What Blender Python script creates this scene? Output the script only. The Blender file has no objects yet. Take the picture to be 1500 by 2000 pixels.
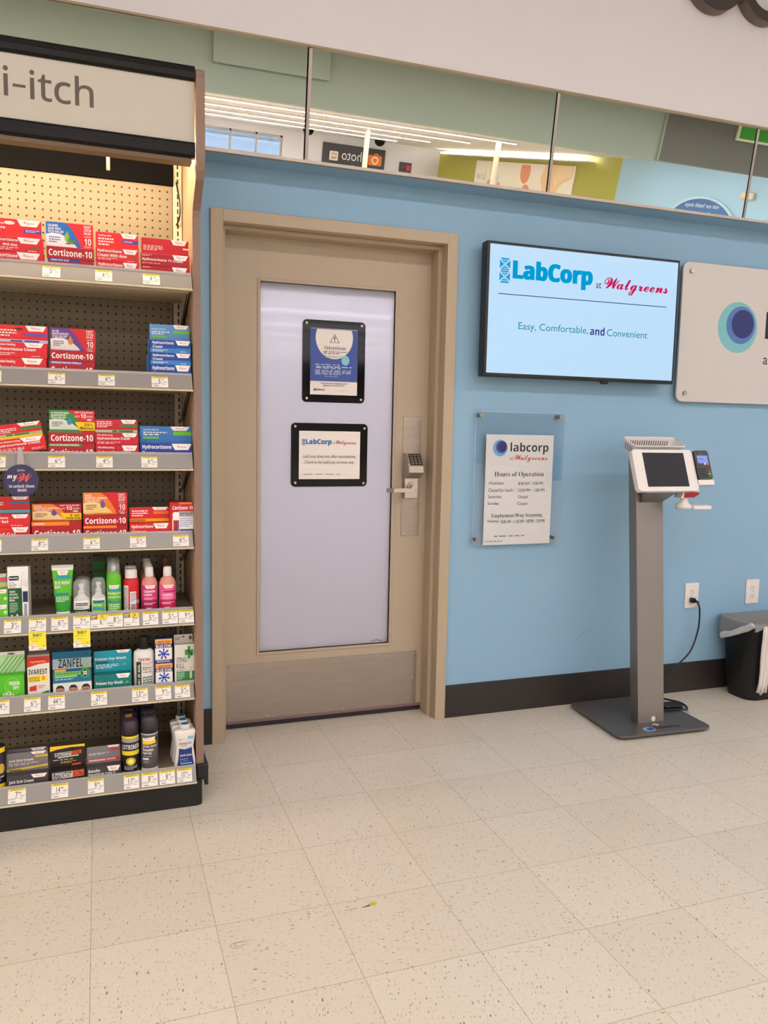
import bpy, bmesh, math, random
from mathutils import Vector, Matrix

# ------------------------------------------------------------------ camera
CX, CY, CZ = 0.0403, -3.1755, 1.2993
YAW, PITCH, ROLL, FPX = 0.3422, -0.1087, 0.0204, 1567.35
sc = bpy.context.scene
COL = sc.collection
fw = Vector((math.sin(YAW)*math.cos(PITCH), math.cos(YAW)*math.cos(PITCH), math.sin(PITCH)))
rt0 = Vector((math.cos(YAW), -math.sin(YAW), 0)); up0 = rt0.cross(fw)
rt = rt0*math.cos(ROLL)+up0*math.sin(ROLL); up = -rt0*math.sin(ROLL)+up0*math.cos(ROLL)
CAM = Vector((CX, CY, CZ))
cd = bpy.data.cameras.new('camera'); cam = bpy.data.objects.new('camera', cd); COL.objects.link(cam)
cam.matrix_world = Matrix(((rt.x, up.x, -fw.x, CX), (rt.y, up.y, -fw.y, CY), (rt.z, up.z, -fw.z, CZ), (0, 0, 0, 1)))
cd.sensor_fit = 'VERTICAL'; cd.sensor_height = 24.0; cd.lens = FPX/2000*24.0
cd.clip_start = 0.05; cd.clip_end = 200
sc.camera = cam
# ------------------------------------------------------------------ view + world
sc.view_settings.view_transform = 'Standard'; sc.view_settings.look = 'None'
sc.view_settings.gamma = 1; sc.view_settings.use_curve_mapping = False
sc.view_settings.exposure = 0.80
STRIP_POWER = 19.0
STRIP_COL = (1.0, 1.0, 1.06)
HEADER_POWER = 52.0
INNER_POWER = 66.0
wd = bpy.data.worlds.new('sky'); sc.world = wd; wd.use_nodes = True
bg = wd.node_tree.nodes['Background']; bg.inputs[0].default_value = (0.78, 0.88, 1.0, 1); bg.inputs[1].default_value = 2.2
sc.cycles.max_bounces = 8; sc.cycles.diffuse_bounces = 4; sc.cycles.glossy_bounces = 4
sc.cycles.transmission_bounces = 6; sc.cycles.transparent_max_bounces = 12
sc.cycles.caustics_reflective = False; sc.cycles.caustics_refractive = False
sc.cycles.use_denoising = True; sc.cycles.sample_clamp_indirect = 4.0
# ceiling light rows stand over the whole store (built with the ceiling below)
STRIP_Y = [-3.0]+[-6.0-2.28*k for k in range(10)]
CEIL = 3.6

# ------------------------------------------------------------------ helpers
def at(px, py, Y):
    """the place where the photograph's pixel meets the upright plane y = Y"""
    d = fw + rt*((px-750)/FPX) - up*((py-1000)/FPX)
    return CAM + d*((Y-CY)/d.y)
def floor_at(px, py, Z):
    d = fw + rt*((px-750)/FPX) - up*((py-1000)/FPX)
    return CAM + d*((Z-CZ)/d.z)
def lin(c):
    c = c/255.0
    return c/12.92 if c <= 0.04045 else ((c+0.055)/1.055)**2.4
def rgb(c): return (lin(c[0]), lin(c[1]), lin(c[2]), 1)
MATS = {}
def mat(name, c, rough=0.5, metal=0.0, noise=0.0, nscale=20.0, bump=0.0, emit=None, estr=0.0, trans=0.0, alpha=1.0, ior=1.45, spec=0.5, stretch=None, coat=0.0):
    if name in MATS: return MATS[name]
    m = bpy.data.materials.new(name); m.use_nodes = True; MATS[name] = m
    nt = m.node_tree; b = nt.nodes['Principled BSDF']
    b.inputs['Base Color'].default_value = rgb(c); b.inputs['Roughness'].default_value = rough
    b.inputs['Metallic'].default_value = metal; b.inputs['IOR'].default_value = ior
    b.inputs['Specular IOR Level'].default_value = spec
    b.inputs['Transmission Weight'].default_value = trans; b.inputs['Alpha'].default_value = alpha
    b.inputs['Coat Weight'].default_value = coat
    if emit is not None:
        b.inputs['Emission Color'].default_value = rgb(emit) if max(emit) > 2.5 else (*emit, 1)
        b.inputs['Emission Strength'].default_value = estr
    if noise or bump:
        tc = nt.nodes.new('ShaderNodeTexCoord'); n = nt.nodes.new('ShaderNodeTexNoise')
        n.inputs['Scale'].default_value = nscale; n.inputs['Detail'].default_value = 4
        if stretch:
            mp = nt.nodes.new('ShaderNodeMapping'); mp.inputs['Scale'].default_value = stretch
            nt.links.new(tc.outputs['Object'], mp.inputs[0]); nt.links.new(mp.outputs[0], n.inputs['Vector'])
        else: nt.links.new(tc.outputs['Object'], n.inputs['Vector'])
        if noise:
            mx = nt.nodes.new('ShaderNodeMixRGB'); a = rgb(c)
            mx.inputs[1].default_value = (a[0]*(1-noise), a[1]*(1-noise), a[2]*(1-noise), 1)
            mx.inputs[2].default_value = (min(1, a[0]*(1+noise)), min(1, a[1]*(1+noise)), min(1, a[2]*(1+noise)), 1)
            nt.links.new(n.outputs['Fac'], mx.inputs[0]); nt.links.new(mx.outputs[0], b.inputs['Base Color'])
        if bump:
            bp = nt.nodes.new('ShaderNodeBump'); bp.inputs['Strength'].default_value = bump; bp.inputs['Distance'].default_value = 0.002
            nt.links.new(n.outputs['Fac'], bp.inputs['Height']); nt.links.new(bp.outputs[0], b.inputs['Normal'])
    return m
def ink(c, rough=0.45):
    if not isinstance(c, tuple): return c
    return mat('print_%d_%d_%d_%d' % (*c, int(rough*100)), c, rough, spec=0.4)

# --- lettering: outlines of letters turned into flat mesh pieces
ALPHA = {'b': (0x1D5D4, 0x1D5EE, 0x1D7EC), 'i': (0x1D63C, 0x1D656, 0x1D7EC), 'S': (0x1D400, 0x1D41A, 0x1D7CE), 'c': (0x1D4D0, 0x1D4EA, None), 'r': (0x1D5A0, 0x1D5BA, 0x1D7E2)}
def alpha(s, st):
    if st not in ALPHA: return s
    A, a, d = ALPHA[st]; o = ''
    for ch in s:
        if 'A' <= ch <= 'Z': o += chr(A+ord(ch)-65)
        elif 'a' <= ch <= 'z': o += chr(a+ord(ch)-97)
        elif '0' <= ch <= '9' and d: o += chr(d+ord(ch)-48)
        else: o += ch
    return o
TM = {}
def glyphs(s, st='s', off=0.0, res=3):
    k = (s, st, off, res)
    if k in TM: return TM[k]
    c = bpy.data.curves.new('t', 'FONT'); c.body = alpha(s, st); c.size = 1; c.offset = off; c.resolution_u = res
    o = bpy.data.objects.new('t', c); me = o.to_mesh()
    vs = [(v.co.x, v.co.y) for v in me.vertices]; fs = [tuple(p.vertices) for p in me.polygons]
    o.to_mesh_clear(); bpy.data.objects.remove(o); bpy.data.curves.remove(c)
    x0 = min(v[0] for v in vs); x1 = max(v[0] for v in vs); y0 = min(v[1] for v in vs); y1 = max(v[1] for v in vs)
    TM[k] = (vs, fs, (x0, y0, x1, y1)); return TM[k]

class Fr:
    """a flat frame: u to the right, v up, n out of the face"""
    def __init__(s, O, U, V, N=None):
        s.O = Vector(O); s.U = Vector(U).normalized(); s.V = Vector(V).normalized(); s.N = Vector(N).normalized() if N else s.U.cross(s.V); s.curved = False
    def pt(s, u, v, n=0.0): return s.O+s.U*u+s.V*v+s.N*n
class Bend(Fr):
    """a frame wrapped round the front of an upright bottle of half axes a, b"""
    def __init__(s, cx, cy, z0, a, b):
        s.cx, s.cy, s.z0, s.a, s.b = cx, cy, z0, a, b; s.curved = True
    def pt(s, u, v, n=0.0):
        th = max(-1.5, min(1.5, u/s.a))
        return Vector((s.cx+(s.a+n)*math.sin(th), s.cy-(s.b+n)*math.cos(th), s.z0+v))
def wallfr(x, z, Y): return Fr((x, Y, z), (1, 0, 0), (0, 0, 1), (0, -1, 0))

def rrect(x0, y0, x1, y1, r, n=5):
    p = []
    for cx, cy, a0 in ((x1-r, y1-r, 0), (x0+r, y1-r, 90), (x0+r, y0+r, 180), (x1-r, y0+r, 270)):
        for k in range(n+1):
            a = math.radians(a0+90*k/n); p.append((cx+r*math.cos(a), cy+r*math.sin(a)))
    return p
def ell(cx, cy, rx, ry, n=36, a0=0, a1=360):
    return [(cx+rx*math.cos(math.radians(a0+(a1-a0)*k/n)), cy+ry*math.sin(math.radians(a0+(a1-a0)*k/n))) for k in range(n if a1-a0 >= 360 else n+1)]

class MB:
    def __init__(s): s.bm = bmesh.new(); s.mats = []; s.lift = {}
    def mi(s, m):
        m = ink(m)
        if m not in s.mats: s.mats.append(m)
        return s.mats.index(m)
    def face(s, vs, m, smooth=False):
        try: f = s.bm.faces.new(vs)
        except ValueError: return None
        f.material_index = s.mi(m); f.smooth = smooth; return f
    def poly(s, pts, m, smooth=False): return s.face([s.bm.verts.new(p) for p in pts], m, smooth)
    def box(s, x0, x1, y0, y1, z0, z1, m, bev=0.0, seg=2):
        fr = Fr((0, 0, 0), (1, 0, 0), (0, 1, 0), (0, 0, 1))
        s.prism([(x0, y0), (x1, y0), (x1, y1), (x0, y1)], fr, z0, z1, m, bev, seg)
    def prism(s, poly, fr, n0, n1, m, bev=0.0, seg=2, smooth=False):
        a = [s.bm.verts.new(fr.pt(u, v, n0)) for u, v in poly]; b = [s.bm.verts.new(fr.pt(u, v, n1)) for u, v in poly]
        k = len(poly); fs = [s.face(b, m), s.face(a[::-1], m)]
        for i in range(k): fs.append(s.face([a[i], a[(i+1) % k], b[(i+1) % k], b[i]], m, smooth))
        fs = [f for f in fs if f]
        if bev:
            es = list({e for f in fs[:2] for e in f.edges} | ({e for f in fs for e in f.edges} if k == 4 else set()))
            r = bmesh.ops.bevel(s.bm, geom=es, offset=bev, segments=seg, affect='EDGES', profile=0.5, material=s.mi(m))
            for f in r['faces']: f.smooth = True
    def tube(s, pts, r, m, n=10, cap=True):
        pts = [Vector(p) for p in pts]; rings = []; k = len(pts)
        rs = r if isinstance(r, (list, tuple)) else [r]*k
        t0 = None
        for i, p in enumerate(pts):
            t = (pts[min(i+1, k-1)]-pts[max(i-1, 0)]).normalized()
            if t0 is None:
                a = t.cross(Vector((0, 0, 1)));  a = a if a.length > 1e-3 else t.cross(Vector((1, 0, 0)))
            else: a = a0-t*a0.dot(t)
            a.normalize(); a0 = a; t0 = t; b = t.cross(a)
            rings.append([s.bm.verts.new(p+(a*math.cos(2*math.pi*j/n)+b*math.sin(2*math.pi*j/n))*rs[i]) for j in range(n)])
        for i in range(k-1):
            for j in range(n): s.face([rings[i][j], rings[i][(j+1) % n], rings[i+1][(j+1) % n], rings[i+1][j]], m, True)
        if cap: s.face(rings[0][::-1], m); s.face(rings[-1], m)
    def cyl(s, p0, p1, r0, m, r1=None, n=24): s.tube([p0, p1], [r0, r0 if r1 is None else r1], m, n)
    def lathe(s, prof, cx, cy, z0, m, n=28, e=1.0, a=1.0, b=1.0, ang=0.0):
        """prof: (radius factor, height, material or None); a, b half widths"""
        rings = []
        for pr in prof:
            f, z = pr[0], pr[1]; ring = []
            for j in range(n):
                t = 2*math.pi*j/n; c, q = math.cos(t), math.sin(t)
                x = math.copysign(abs(c)**e, c)*a*f; y = math.copysign(abs(q)**e, q)*b*f
                if ang: x, y = x*math.cos(ang)-y*math.sin(ang), x*math.sin(ang)+y*math.cos(ang)
                ring.append(s.bm.verts.new((cx+x, cy+y, z0+z)))
            rings.append(ring)
        for i in range(len(prof)-1):
            mm = prof[i][2] if len(prof[i]) > 2 and prof[i][2] is not None else m
            for j in range(n): s.face([rings[i][j], rings[i][(j+1) % n], rings[i+1][(j+1) % n], rings[i+1][j]], mm, True)
        s.face(rings[0][::-1], prof[0][2] if len(prof[0]) > 2 and prof[0][2] else m)
        s.face(rings[-1], prof[-1][2] if len(prof[-1]) > 2 and prof[-1][2] else m)
    # prints on a frame, each one a hair above the last
    def nl(s, fr): s.lift[id(fr)] = s.lift.get(id(fr), 0.0002)+0.00012; return s.lift[id(fr)]
    def flat(s, fr, pts, m, n=None):
        n = s.nl(fr) if n is None else n
        if fr.curved:           # lay the shape on the bent face in narrow upright slices
            lo, hi = min(p[0] for p in pts), max(p[0] for p in pts); k = 10
            for i in range(k):
                q = list(pts)
                for lim, sg in ((lo+(hi-lo)*i/k, 1), (lo+(hi-lo)*(i+1)/k, -1)):
                    o = []
                    for j in range(len(q)):
                        a, b = q[j-1], q[j]; da, db = (a[0]-lim)*sg, (b[0]-lim)*sg
                        if (da < 0) != (db < 0): t = da/(da-db); o.append((a[0]+(b[0]-a[0])*t, a[1]+(b[1]-a[1])*t))
                        if db >= 0: o.append(b)
                    q = o
                    if len(q) < 3: break
                if len(q) >= 3: s.poly([fr.pt(u, v, n) for u, v in q], m)
            return
        s.poly([fr.pt(u, v, n) for u, v in pts], m)
    def rect(s, fr, u0, v0, u1, v1, m, n=None):
        n = s.nl(fr) if n is None else n
        k = 10 if fr.curved else 1
        for i in range(k):
            a = u0+(u1-u0)*i/k; b = u0+(u1-u0)*(i+1)/k
            s.poly([fr.pt(a, v0, n), fr.pt(b, v0, n), fr.pt(b, v1, n), fr.pt(a, v1, n)], m)
    def text(s, fr, t, u0, v0, u1, v1, m, st='s', off=0.0, res=3, n=None, thick=0.0, keep=None):
        vs, fs, (x0, y0, x1, y1) = glyphs(t, st, off, res)
        sx = (u1-u0)/(x1-x0); sy = (v1-v0)/(y1-y0)
        if keep == 'l': sx = sy
        if keep == 'c': u0 += ((u1-u0)-sy*(x1-x0))/2; sx = sy
        if keep == 'r': u0 += (u1-u0)-sy*(x1-x0); sx = sy
        n = s.nl(fr) if n is None else n
        bv = [s.bm.verts.new(fr.pt(u0+(x-x0)*sx, v0+(y-y0)*sy, n+thick)) for x, y in vs]
        nf = []
        for f in fs:
            q = s.face([bv[i] for i in f], m)
            if q: nf.append(q)
        if thick:
            r = bmesh.ops.extrude_face_region(s.bm, geom=nf)
            for v in [g for g in r['geom'] if isinstance(g, bmesh.types.BMVert)]: v.co -= fr.N*thick
    def art(s, fr, w, h, items, dx=0.0, dy=0.0):
        """items in fractions of the face, x from its left, y from its top"""
        for it in items:
            k = it[0]
            if k == 'r': s.rect(fr, dx+it[1]*w, dy+(1-it[4])*h, dx+it[3]*w, dy+(1-it[2])*h, it[5])
            elif k == 'p': s.flat(fr, [(dx+x*w, dy+(1-y)*h) for x, y in it[1]], it[2])
            elif k == 'e': s.flat(fr, [(dx+x*w, dy+(1-y)*h) for x, y in ell(it[1], it[2], it[3], it[4], 28)], it[5])
            elif k == 't':
                st = it[7] if len(it) > 7 else 'b'
                s.text(fr, it[1], dx+it[2]*w, dy+(1-it[5])*h, dx+it[4]*w, dy+(1-it[3])*h, it[6], st, res=2)
            elif k == 'g':
                n = it[5]; rnd = random.Random(int(1000*(it[1]+it[2]*7+it[3]*13)))
                lh = (it[4]-it[2])/n
                nn = s.nl(fr)
                for q in range(n):
                    x = it[1]; xe = it[3]-(0 if q < n-1 else (it[3]-it[1])*0.3)
                    while x < xe:
                        l = min((it[3]-it[1])*rnd.uniform(0.08, 0.22), xe-x)
                        y = it[2]+lh*(q+0.2)
                        s.rect(fr, dx+x*w, dy+(1-y-lh*0.5)*h, dx+(x+l*0.85)*w, dy+(1-y)*h, it[6], nn)
                        x += l+(it[3]-it[1])*0.02
    def build(s, name, parent=None, loc=None):
        me = bpy.data.meshes.new(name); bmesh.ops.recalc_face_normals(s.bm, faces=[f for f in s.bm.faces if len(f.verts) > 0]) if False else None
        s.bm.to_mesh(me); s.bm.free()
        for m in s.mats: me.materials.append(m)
        o = bpy.data.objects.new(name, me); COL.objects.link(o)
        if parent is not None: o.parent = parent; o.matrix_parent_inverse = parent.matrix_world.inverted()
        return o
def tag(o, label, cat, group=None, kind=None):
    o['label'] = label; o['category'] = cat
    if group: o['group'] = group
    if kind: o['kind'] = kind
    return o
def thing(name, label, cat, loc, group=None):
    o = bpy.data.objects.new(name, None); COL.objects.link(o); o.location = loc; o.empty_display_size = 0.05
    o.matrix_world = Matrix.Translation(Vector(loc))
    return tag(o, label, cat, group)
def struct(o, label=None, cat=None):
    o['kind'] = 'structure'
    if label: o['label'] = label
    if cat: o['category'] = cat
    return o
def copy_tree(o, d, label):
    c = o.copy(); COL.objects.link(c); c.location = o.location+Vector(d); c.matrix_world = Matrix.Translation(c.location); c['label'] = label
    for ch in list(o.children):
        k = ch.copy(); COL.objects.link(k); k.parent = c
        for g in list(ch.children):
            q = g.copy(); COL.objects.link(q); q.parent = k
    return c
def L(*pts): return [tuple(p) for p in pts]
# ------------------------------------------------------------------ materials of the place
def m_floor():
    m = bpy.data.materials.new('vinyl_tile'); m.use_nodes = True; nt = m.node_tree; N = nt.nodes; K = nt.links
    b = N['Principled BSDF']; b.inputs['Roughness'].default_value = 0.32; b.inputs['Specular IOR Level'].default_value = 0.35
    tc = N.new('ShaderNodeTexCoord')
    def vm(op, a, bb=None):
        n = N.new('ShaderNodeVectorMath'); n.operation = op
        for i, q in enumerate((a, bb)):
            if q is None: continue
            if isinstance(q, tuple): n.inputs[i].default_value = q
            else: K.new(q, n.inputs[i])
        return n.outputs[0]
    def ma(op, a, bb=0.0, cc=None):
        n = N.new('ShaderNodeMath'); n.operation = op
        for i, q in enumerate((a, bb, cc)):
            if q is None: continue
            if isinstance(q, (int, float)): n.inputs[i].default_value = q
            else: K.new(q, n.inputs[i])
        return n.outputs[0]
    def mix(f, a, c):
        n = N.new('ShaderNodeMixRGB')
        for i, q in enumerate((f, a, c)):
            if isinstance(q, (int, float, tuple)): n.inputs[i].default_value = q
            else: K.new(q, n.inputs[i])
        return n.outputs[0]
    p = vm('ADD', tc.outputs['Object'], (0.3048*100, -0.0179+0.3048*200, 0))
    t = vm('DIVIDE', p, (0.3048, 0.3048, 1))
    cell = vm('FLOOR', t); fr = vm('FRACTION', t)
    wn = N.new('ShaderNodeTexWhiteNoise'); wn.noise_dimensions = '2D'; K.new(cell, wn.inputs['Vector'])
    sep = N.new('ShaderNodeSeparateXYZ'); K.new(fr, sep.inputs[0])
    def edge(s):
        return ma('MINIMUM', s, ma('SUBTRACT', 1.0, s))
    ed = ma('MINIMUM', edge(sep.outputs[0]), edge(sep.outputs[1]))
    grout = ma('LESS_THAN', ed, 0.0030)
    # direction of the flecks turns from tile to tile
    rot = N.new('ShaderNodeVectorRotate'); rot.rotation_type = 'Z_AXIS'; K.new(p, rot.inputs['Vector'])
    ang = ma('MULTIPLY', ma('ROUND', ma('MULTIPLY', wn.outputs['Value'], 3.0)), 1.5708); K.new(ma('ADD', ang, 0.25), rot.inputs['Angle'])
    def flecks(scale, thr, amt, seed):
        q = vm('MULTIPLY', vm('ADD', rot.outputs[0], (seed, seed*1.7, 0)), scale)
        nz = N.new('ShaderNodeTexNoise'); nz.inputs['Scale'].default_value = 60; K.new(p, nz.inputs['Vector'])
        q2 = vm('ADD', q, vm('MULTIPLY', nz.outputs['Color'], (0.8, 0.5, 0)))
        v = N.new('ShaderNodeTexVoronoi'); v.inputs['Scale'].default_value = 1.0; v.voronoi_dimensions = '2D'; K.new(q2, v.inputs['Vector'])
        w2 = N.new('ShaderNodeSeparateXYZ'); K.new(v.outputs['Color'], w2.inputs[0])
        on = ma('LESS_THAN', w2.outputs[0], amt)
        size = ma('MULTIPLY', ma('ADD', 0.45, w2.outputs[1]), thr)
        return ma('MULTIPLY', on, ma('LESS_THAN', v.outputs['Distance'], size)), w2.outputs[2]
    base = mix(wn.outputs['Value'], rgb((226, 215, 199)), rgb((219, 207, 190)))
    big = N.new('ShaderNodeTexNoise'); big.inputs['Scale'].default_value = 3.5; big.inputs['Detail'].default_value = 5; K.new(p, big.inputs['Vector'])
    base = mix(ma('MULTIPLY', big.outputs['Fac'], 0.25), base, rgb((205, 190, 166)))
    f1, r1 = flecks((80, 210, 1), 0.26, 0.55, 3.1)
    base = mix(ma('MULTIPLY', f1, 0.55), base, mix(r1, rgb((196, 178, 154)), rgb((226, 214, 198))))
    f2, r2 = flecks((62, 165, 1), 0.21, 0.24, 7.7)
    base = mix(ma('MULTIPLY', f2, 0.6), base, mix(r2, rgb((150, 126, 100)), rgb((190, 168, 140))))
    f3, r3 = flecks((48, 128, 1), 0.155, 0.065, 12.3)
    base = mix(ma('MULTIPLY', f3, 0.85), base, mix(r3, rgb((72, 58, 46)), rgb((130, 106, 80))))
    base = mix(ma('MULTIPLY', grout, 0.65), base, rgb((150, 122, 92)))
    K.new(base, b.inputs['Base Color'])
    bp = N.new('ShaderNodeBump'); bp.inputs['Strength'].default_value = 0.25; bp.inputs['Distance'].default_value = 0.0015
    K.new(ma('SUBTRACT', 1.0, grout), bp.inputs['Height']); K.new(bp.outputs[0], b.inputs['Normal'])
    return m
def m_peg(base, name):
    m = mat(name, base, 0.55); nt = m.node_tree; N = nt.nodes; K = nt.links; b = N['Principled BSDF']
    tc = N.new('ShaderNodeTexCoord')
    ad = N.new('ShaderNodeVectorMath'); ad.operation = 'ADD'; ad.inputs[1].default_value = (2.54-0.0033+0.0127, 0, 2.54-0.0146+0.0127); K.new(tc.outputs['Object'], ad.inputs[0])
    dv = N.new('ShaderNodeVectorMath'); dv.operation = 'SCALE'; dv.inputs['Scale'].default_value = 1/0.0254; K.new(ad.outputs[0], dv.inputs[0])
    fr = N.new('ShaderNodeVectorMath'); fr.operation = 'FRACTION'; K.new(dv.outputs[0], fr.inputs[0])
    sb = N.new('ShaderNodeVectorMath'); sb.operation = 'SUBTRACT'; sb.inputs[1].default_value = (0.5, 0, 0.5); K.new(fr.outputs[0], sb.inputs[0])
    mu = N.new('ShaderNodeVectorMath'); mu.operation = 'MULTIPLY'; mu.inputs[1].default_value = (1, 0, 1); K.new(sb.outputs[0], mu.inputs[0])
    ln = N.new('ShaderNodeVectorMath'); ln.operation = 'LENGTH'; K.new(mu.outputs[0], ln.inputs[0])
    lt = N.new('ShaderNodeMath'); lt.operation = 'LESS_THAN'; lt.inputs[1].default_value = 0.135; K.new(ln.outputs['Value'], lt.inputs[0])
    mx = N.new('ShaderNodeMixRGB'); mx.inputs[1].default_value = rgb(base); mx.inputs[2].default_value = rgb((9, 7, 6)); K.new(lt.outputs[0], mx.inputs[0])
    K.new(mx.outputs[0], b.inputs['Base Color'])
    return m
def m_clear(name, tint=(235, 240, 245), f0=1.5, rough=0.0, white=0.0):
    m = bpy.data.materials.new(name); m.use_nodes = True; nt = m.node_tree; N = nt.nodes; K = nt.links
    for n in list(N):
        if n.type != 'OUTPUT_MATERIAL': N.remove(n)
    out = [n for n in N if n.type == 'OUTPUT_MATERIAL'][0]
    lw = N.new('ShaderNodeLayerWeight'); lw.inputs[0].default_value = 0.5
    pw = N.new('ShaderNodeMath'); pw.operation = 'POWER'; pw.inputs[1].default_value = 5.0; K.new(lw.outputs['Facing'], pw.inputs[0])
    fr = N.new('ShaderNodeMath'); fr.operation = 'MULTIPLY_ADD'; fr.inputs[1].default_value = 0.6; fr.inputs[2].default_value = 0.035; K.new(pw.outputs[0], fr.inputs[0])
    t = N.new('ShaderNodeBsdfTransparent'); t.inputs[0].default_value = rgb(tint)
    g = N.new('ShaderNodeBsdfGlossy'); g.inputs['Roughness'].default_value = rough
    mx = N.new('ShaderNodeMixShader'); K.new(fr.outputs[0], mx.inputs[0]); K.new(t.outputs[0], mx.inputs[1]); K.new(g.outputs[0], mx.inputs[2])
    last = mx
    if white:
        d = N.new('ShaderNodeBsdfDiffuse'); d.inputs[0].default_value = rgb((235, 232, 230))
        m2 = N.new('ShaderNodeMixShader'); m2.inputs[0].default_value = white; K.new(mx.outputs[0], m2.inputs[1]); K.new(d.outputs[0], m2.inputs[2]); last = m2
    K.new(last.outputs[0], out.inputs[0])
    return m
def m_frost():
    m = mat('frosted_glass', (142, 136, 139), 0.04, spec=0.55); nt = m.node_tree; N = nt.nodes; K = nt.links
    b = N['Principled BSDF']; out = [n for n in N if n.type == 'OUTPUT_MATERIAL'][0]
    t = N.new('ShaderNodeBsdfTranslucent'); t.inputs[0].default_value = (0.92, 0.91, 0.94, 1)
    mx = N.new('ShaderNodeMixShader'); mx.inputs[0].default_value = 0.5; K.new(b.outputs[0], mx.inputs[1]); K.new(t.outputs[0], mx.inputs[2]); K.new(mx.outputs[0], out.inputs[0])
    return m
M_FROST = m_frost()
M_FLOOR = m_floor()
M_BLUE = mat('blue_wall_paint', (139, 175, 200), 0.55, noise=0.025, nscale=3, bump=0.06)
M_WHITE = mat('white_wall_paint', (222, 217, 218), 0.6, noise=0.01, nscale=2)
M_CEIL = mat('ceiling_paint', (222, 212, 200), 0.7)
M_BASE = mat('black_rubber_base', (44, 38, 35), 0.45, noise=0.1, nscale=8)
M_FRAME = mat('tan_frame_paint', (180, 161, 135), 0.42, noise=0.02, nscale=5)
M_DOOR = mat('tan_door_paint', (180, 162, 140), 0.45, noise=0.02, nscale=5)
M_STEEL = mat('brushed_steel', (162, 150, 140), 0.30, metal=0.85, noise=0.12, nscale=9, stretch=(1, 1, 6), bump=0.05)
M_SATIN = mat('satin_chrome', (190, 180, 170), 0.28, metal=0.95)
M_DKGREY = mat('dark_grey_paint', (62, 60, 60), 0.4)
M_BLACK = mat('black_plastic', (20, 19, 20), 0.3)
M_GLOSSBLACK = mat('gloss_black_acrylic', (8, 8, 8), 0.06, spec=0.25)
M_BLACKPAINT = mat('black_kick_paint', (24, 22, 21), 0.45, noise=0.15, nscale=12)
M_PAPER = mat('white_paper', (236, 226, 218), 0.6)
M_CARD = mat('tag_card', (240, 232, 222), 0.5)
M_RAIL = mat('grey_price_rail', (144, 137, 131), 0.32, spec=0.6)
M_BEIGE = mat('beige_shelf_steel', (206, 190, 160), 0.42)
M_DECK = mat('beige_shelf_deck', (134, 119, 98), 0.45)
M_PEG = m_peg((128, 113, 88), 'beige_pegboard')
M_LAM = mat('brown_laminate_edge', (136, 108, 92), 0.5, noise=0.22, nscale=140)
M_LAMIN = mat('wood_laminate_face', (198, 164, 130), 0.45, noise=0.07, nscale=14, stretch=(6, 6, 0.8))
M_WPLAST = mat('white_plastic', (228, 220, 214), 0.35)
M_KIOSK = mat('kiosk_grey_steel', (146, 137, 132), 0.40, metal=0.8, noise=0.05, nscale=6, stretch=(8, 8, 0.5))
M_KBASE = mat('kiosk_base_grey', (104, 98, 95), 0.4, metal=0.4, noise=0.05, nscale=10)
M_MIRROR = mat('mirror_silver', (244, 246, 242), 0.0, metal=1.0)
M_ALU = mat('aluminium_trim', (166, 152, 140), 0.35, metal=0.7)
M_CLEAR = m_clear('clear_acrylic', (250, 252, 254))
M_LIP = m_clear('clear_lip_plastic', (225, 215, 210), white=0.35, rough=0.15)
M_FILM = m_clear('clear_bag_film', (225, 225, 228), white=0.26, rough=0.25)
M_SAGE = mat('sage_paint', (152, 161, 144), 0.55)
M_OLIVEGREY = mat('olive_grey_paint', (108, 106, 96), 0.55)
M_OLIVE = mat('olive_green_paint', (176, 172, 78), 0.55)
M_LTBLUE = mat('light_blue_paint', (166, 203, 222), 0.55)
M_LAMP = mat('lamp_tube', (255, 250, 240), 0.5, emit=STRIP_COL, estr=STRIP_POWER)
M_HLAMP = mat('header_lamp_tube', (255, 250, 240), 0.5, emit=(1.0, 0.80, 0.55), estr=HEADER_POWER)

# ------------------------------------------------------------------ room shell
XL, XR, YR = -9.0, 13.4, -26.8
b = MB(); b.box(XL, XR+1, YR-0.5, 0.6, -0.1, 0.0, M_FLOOR); struct(b.build('floor'), 'speckled cream vinyl tile floor', 'floor')
b = MB(); b.box(XL, XR+1, YR-0.5, 0.6, CEIL, CEIL+0.1, M_CEIL); struct(b.build('ceiling'), 'pale flat ceiling with rows of lights', 'ceiling')
DX0, DX1, DZ = 0.4508, 1.4745, 2.098           # outside of the door frame
b = MB()
b.box(XL, DX0+0.02, 0.0, 0.2, 0, 2.66, M_BLUE); b.box(DX1-0.02, XR+1, 0.0, 0.2, 0, 2.66, M_BLUE); b.box(DX0+0.02, DX1-0.02, 0.0, 0.2, DZ-0.02, 2.66, M_BLUE)
struct(b.build('wall_back'), 'light blue painted wall with the tan door', 'wall')
TILT = math.radians(8.45)
MZ0, MY0 = 2.277, -0.12
MLEN = 0.381; MZ1 = MZ0+MLEN*math.cos(TILT); MY1 = MY0-MLEN*math.sin(TILT)
b = MB(); b.box(XL, XR+1, MY1-0.004, 0.2, MZ1+0.006, CEIL, M_WHITE); struct(b.build('wall_upper'), 'white painted upper wall above the mirror strip', 'wall')
b = MB(); b.box(0.30, DX0-0.001, -0.008, 0, 0, 0.148, M_BASE); b.box(DX1+0.001, 5.2, -0.008, 0, 0, 0.148, M_BASE)
b.box(XL, 0.30, -0.008, 0, 0, 0.148, M_BASE); struct(b.build('baseboard_back'), 'black rubber baseboard along blue wall', 'baseboard')
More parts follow.
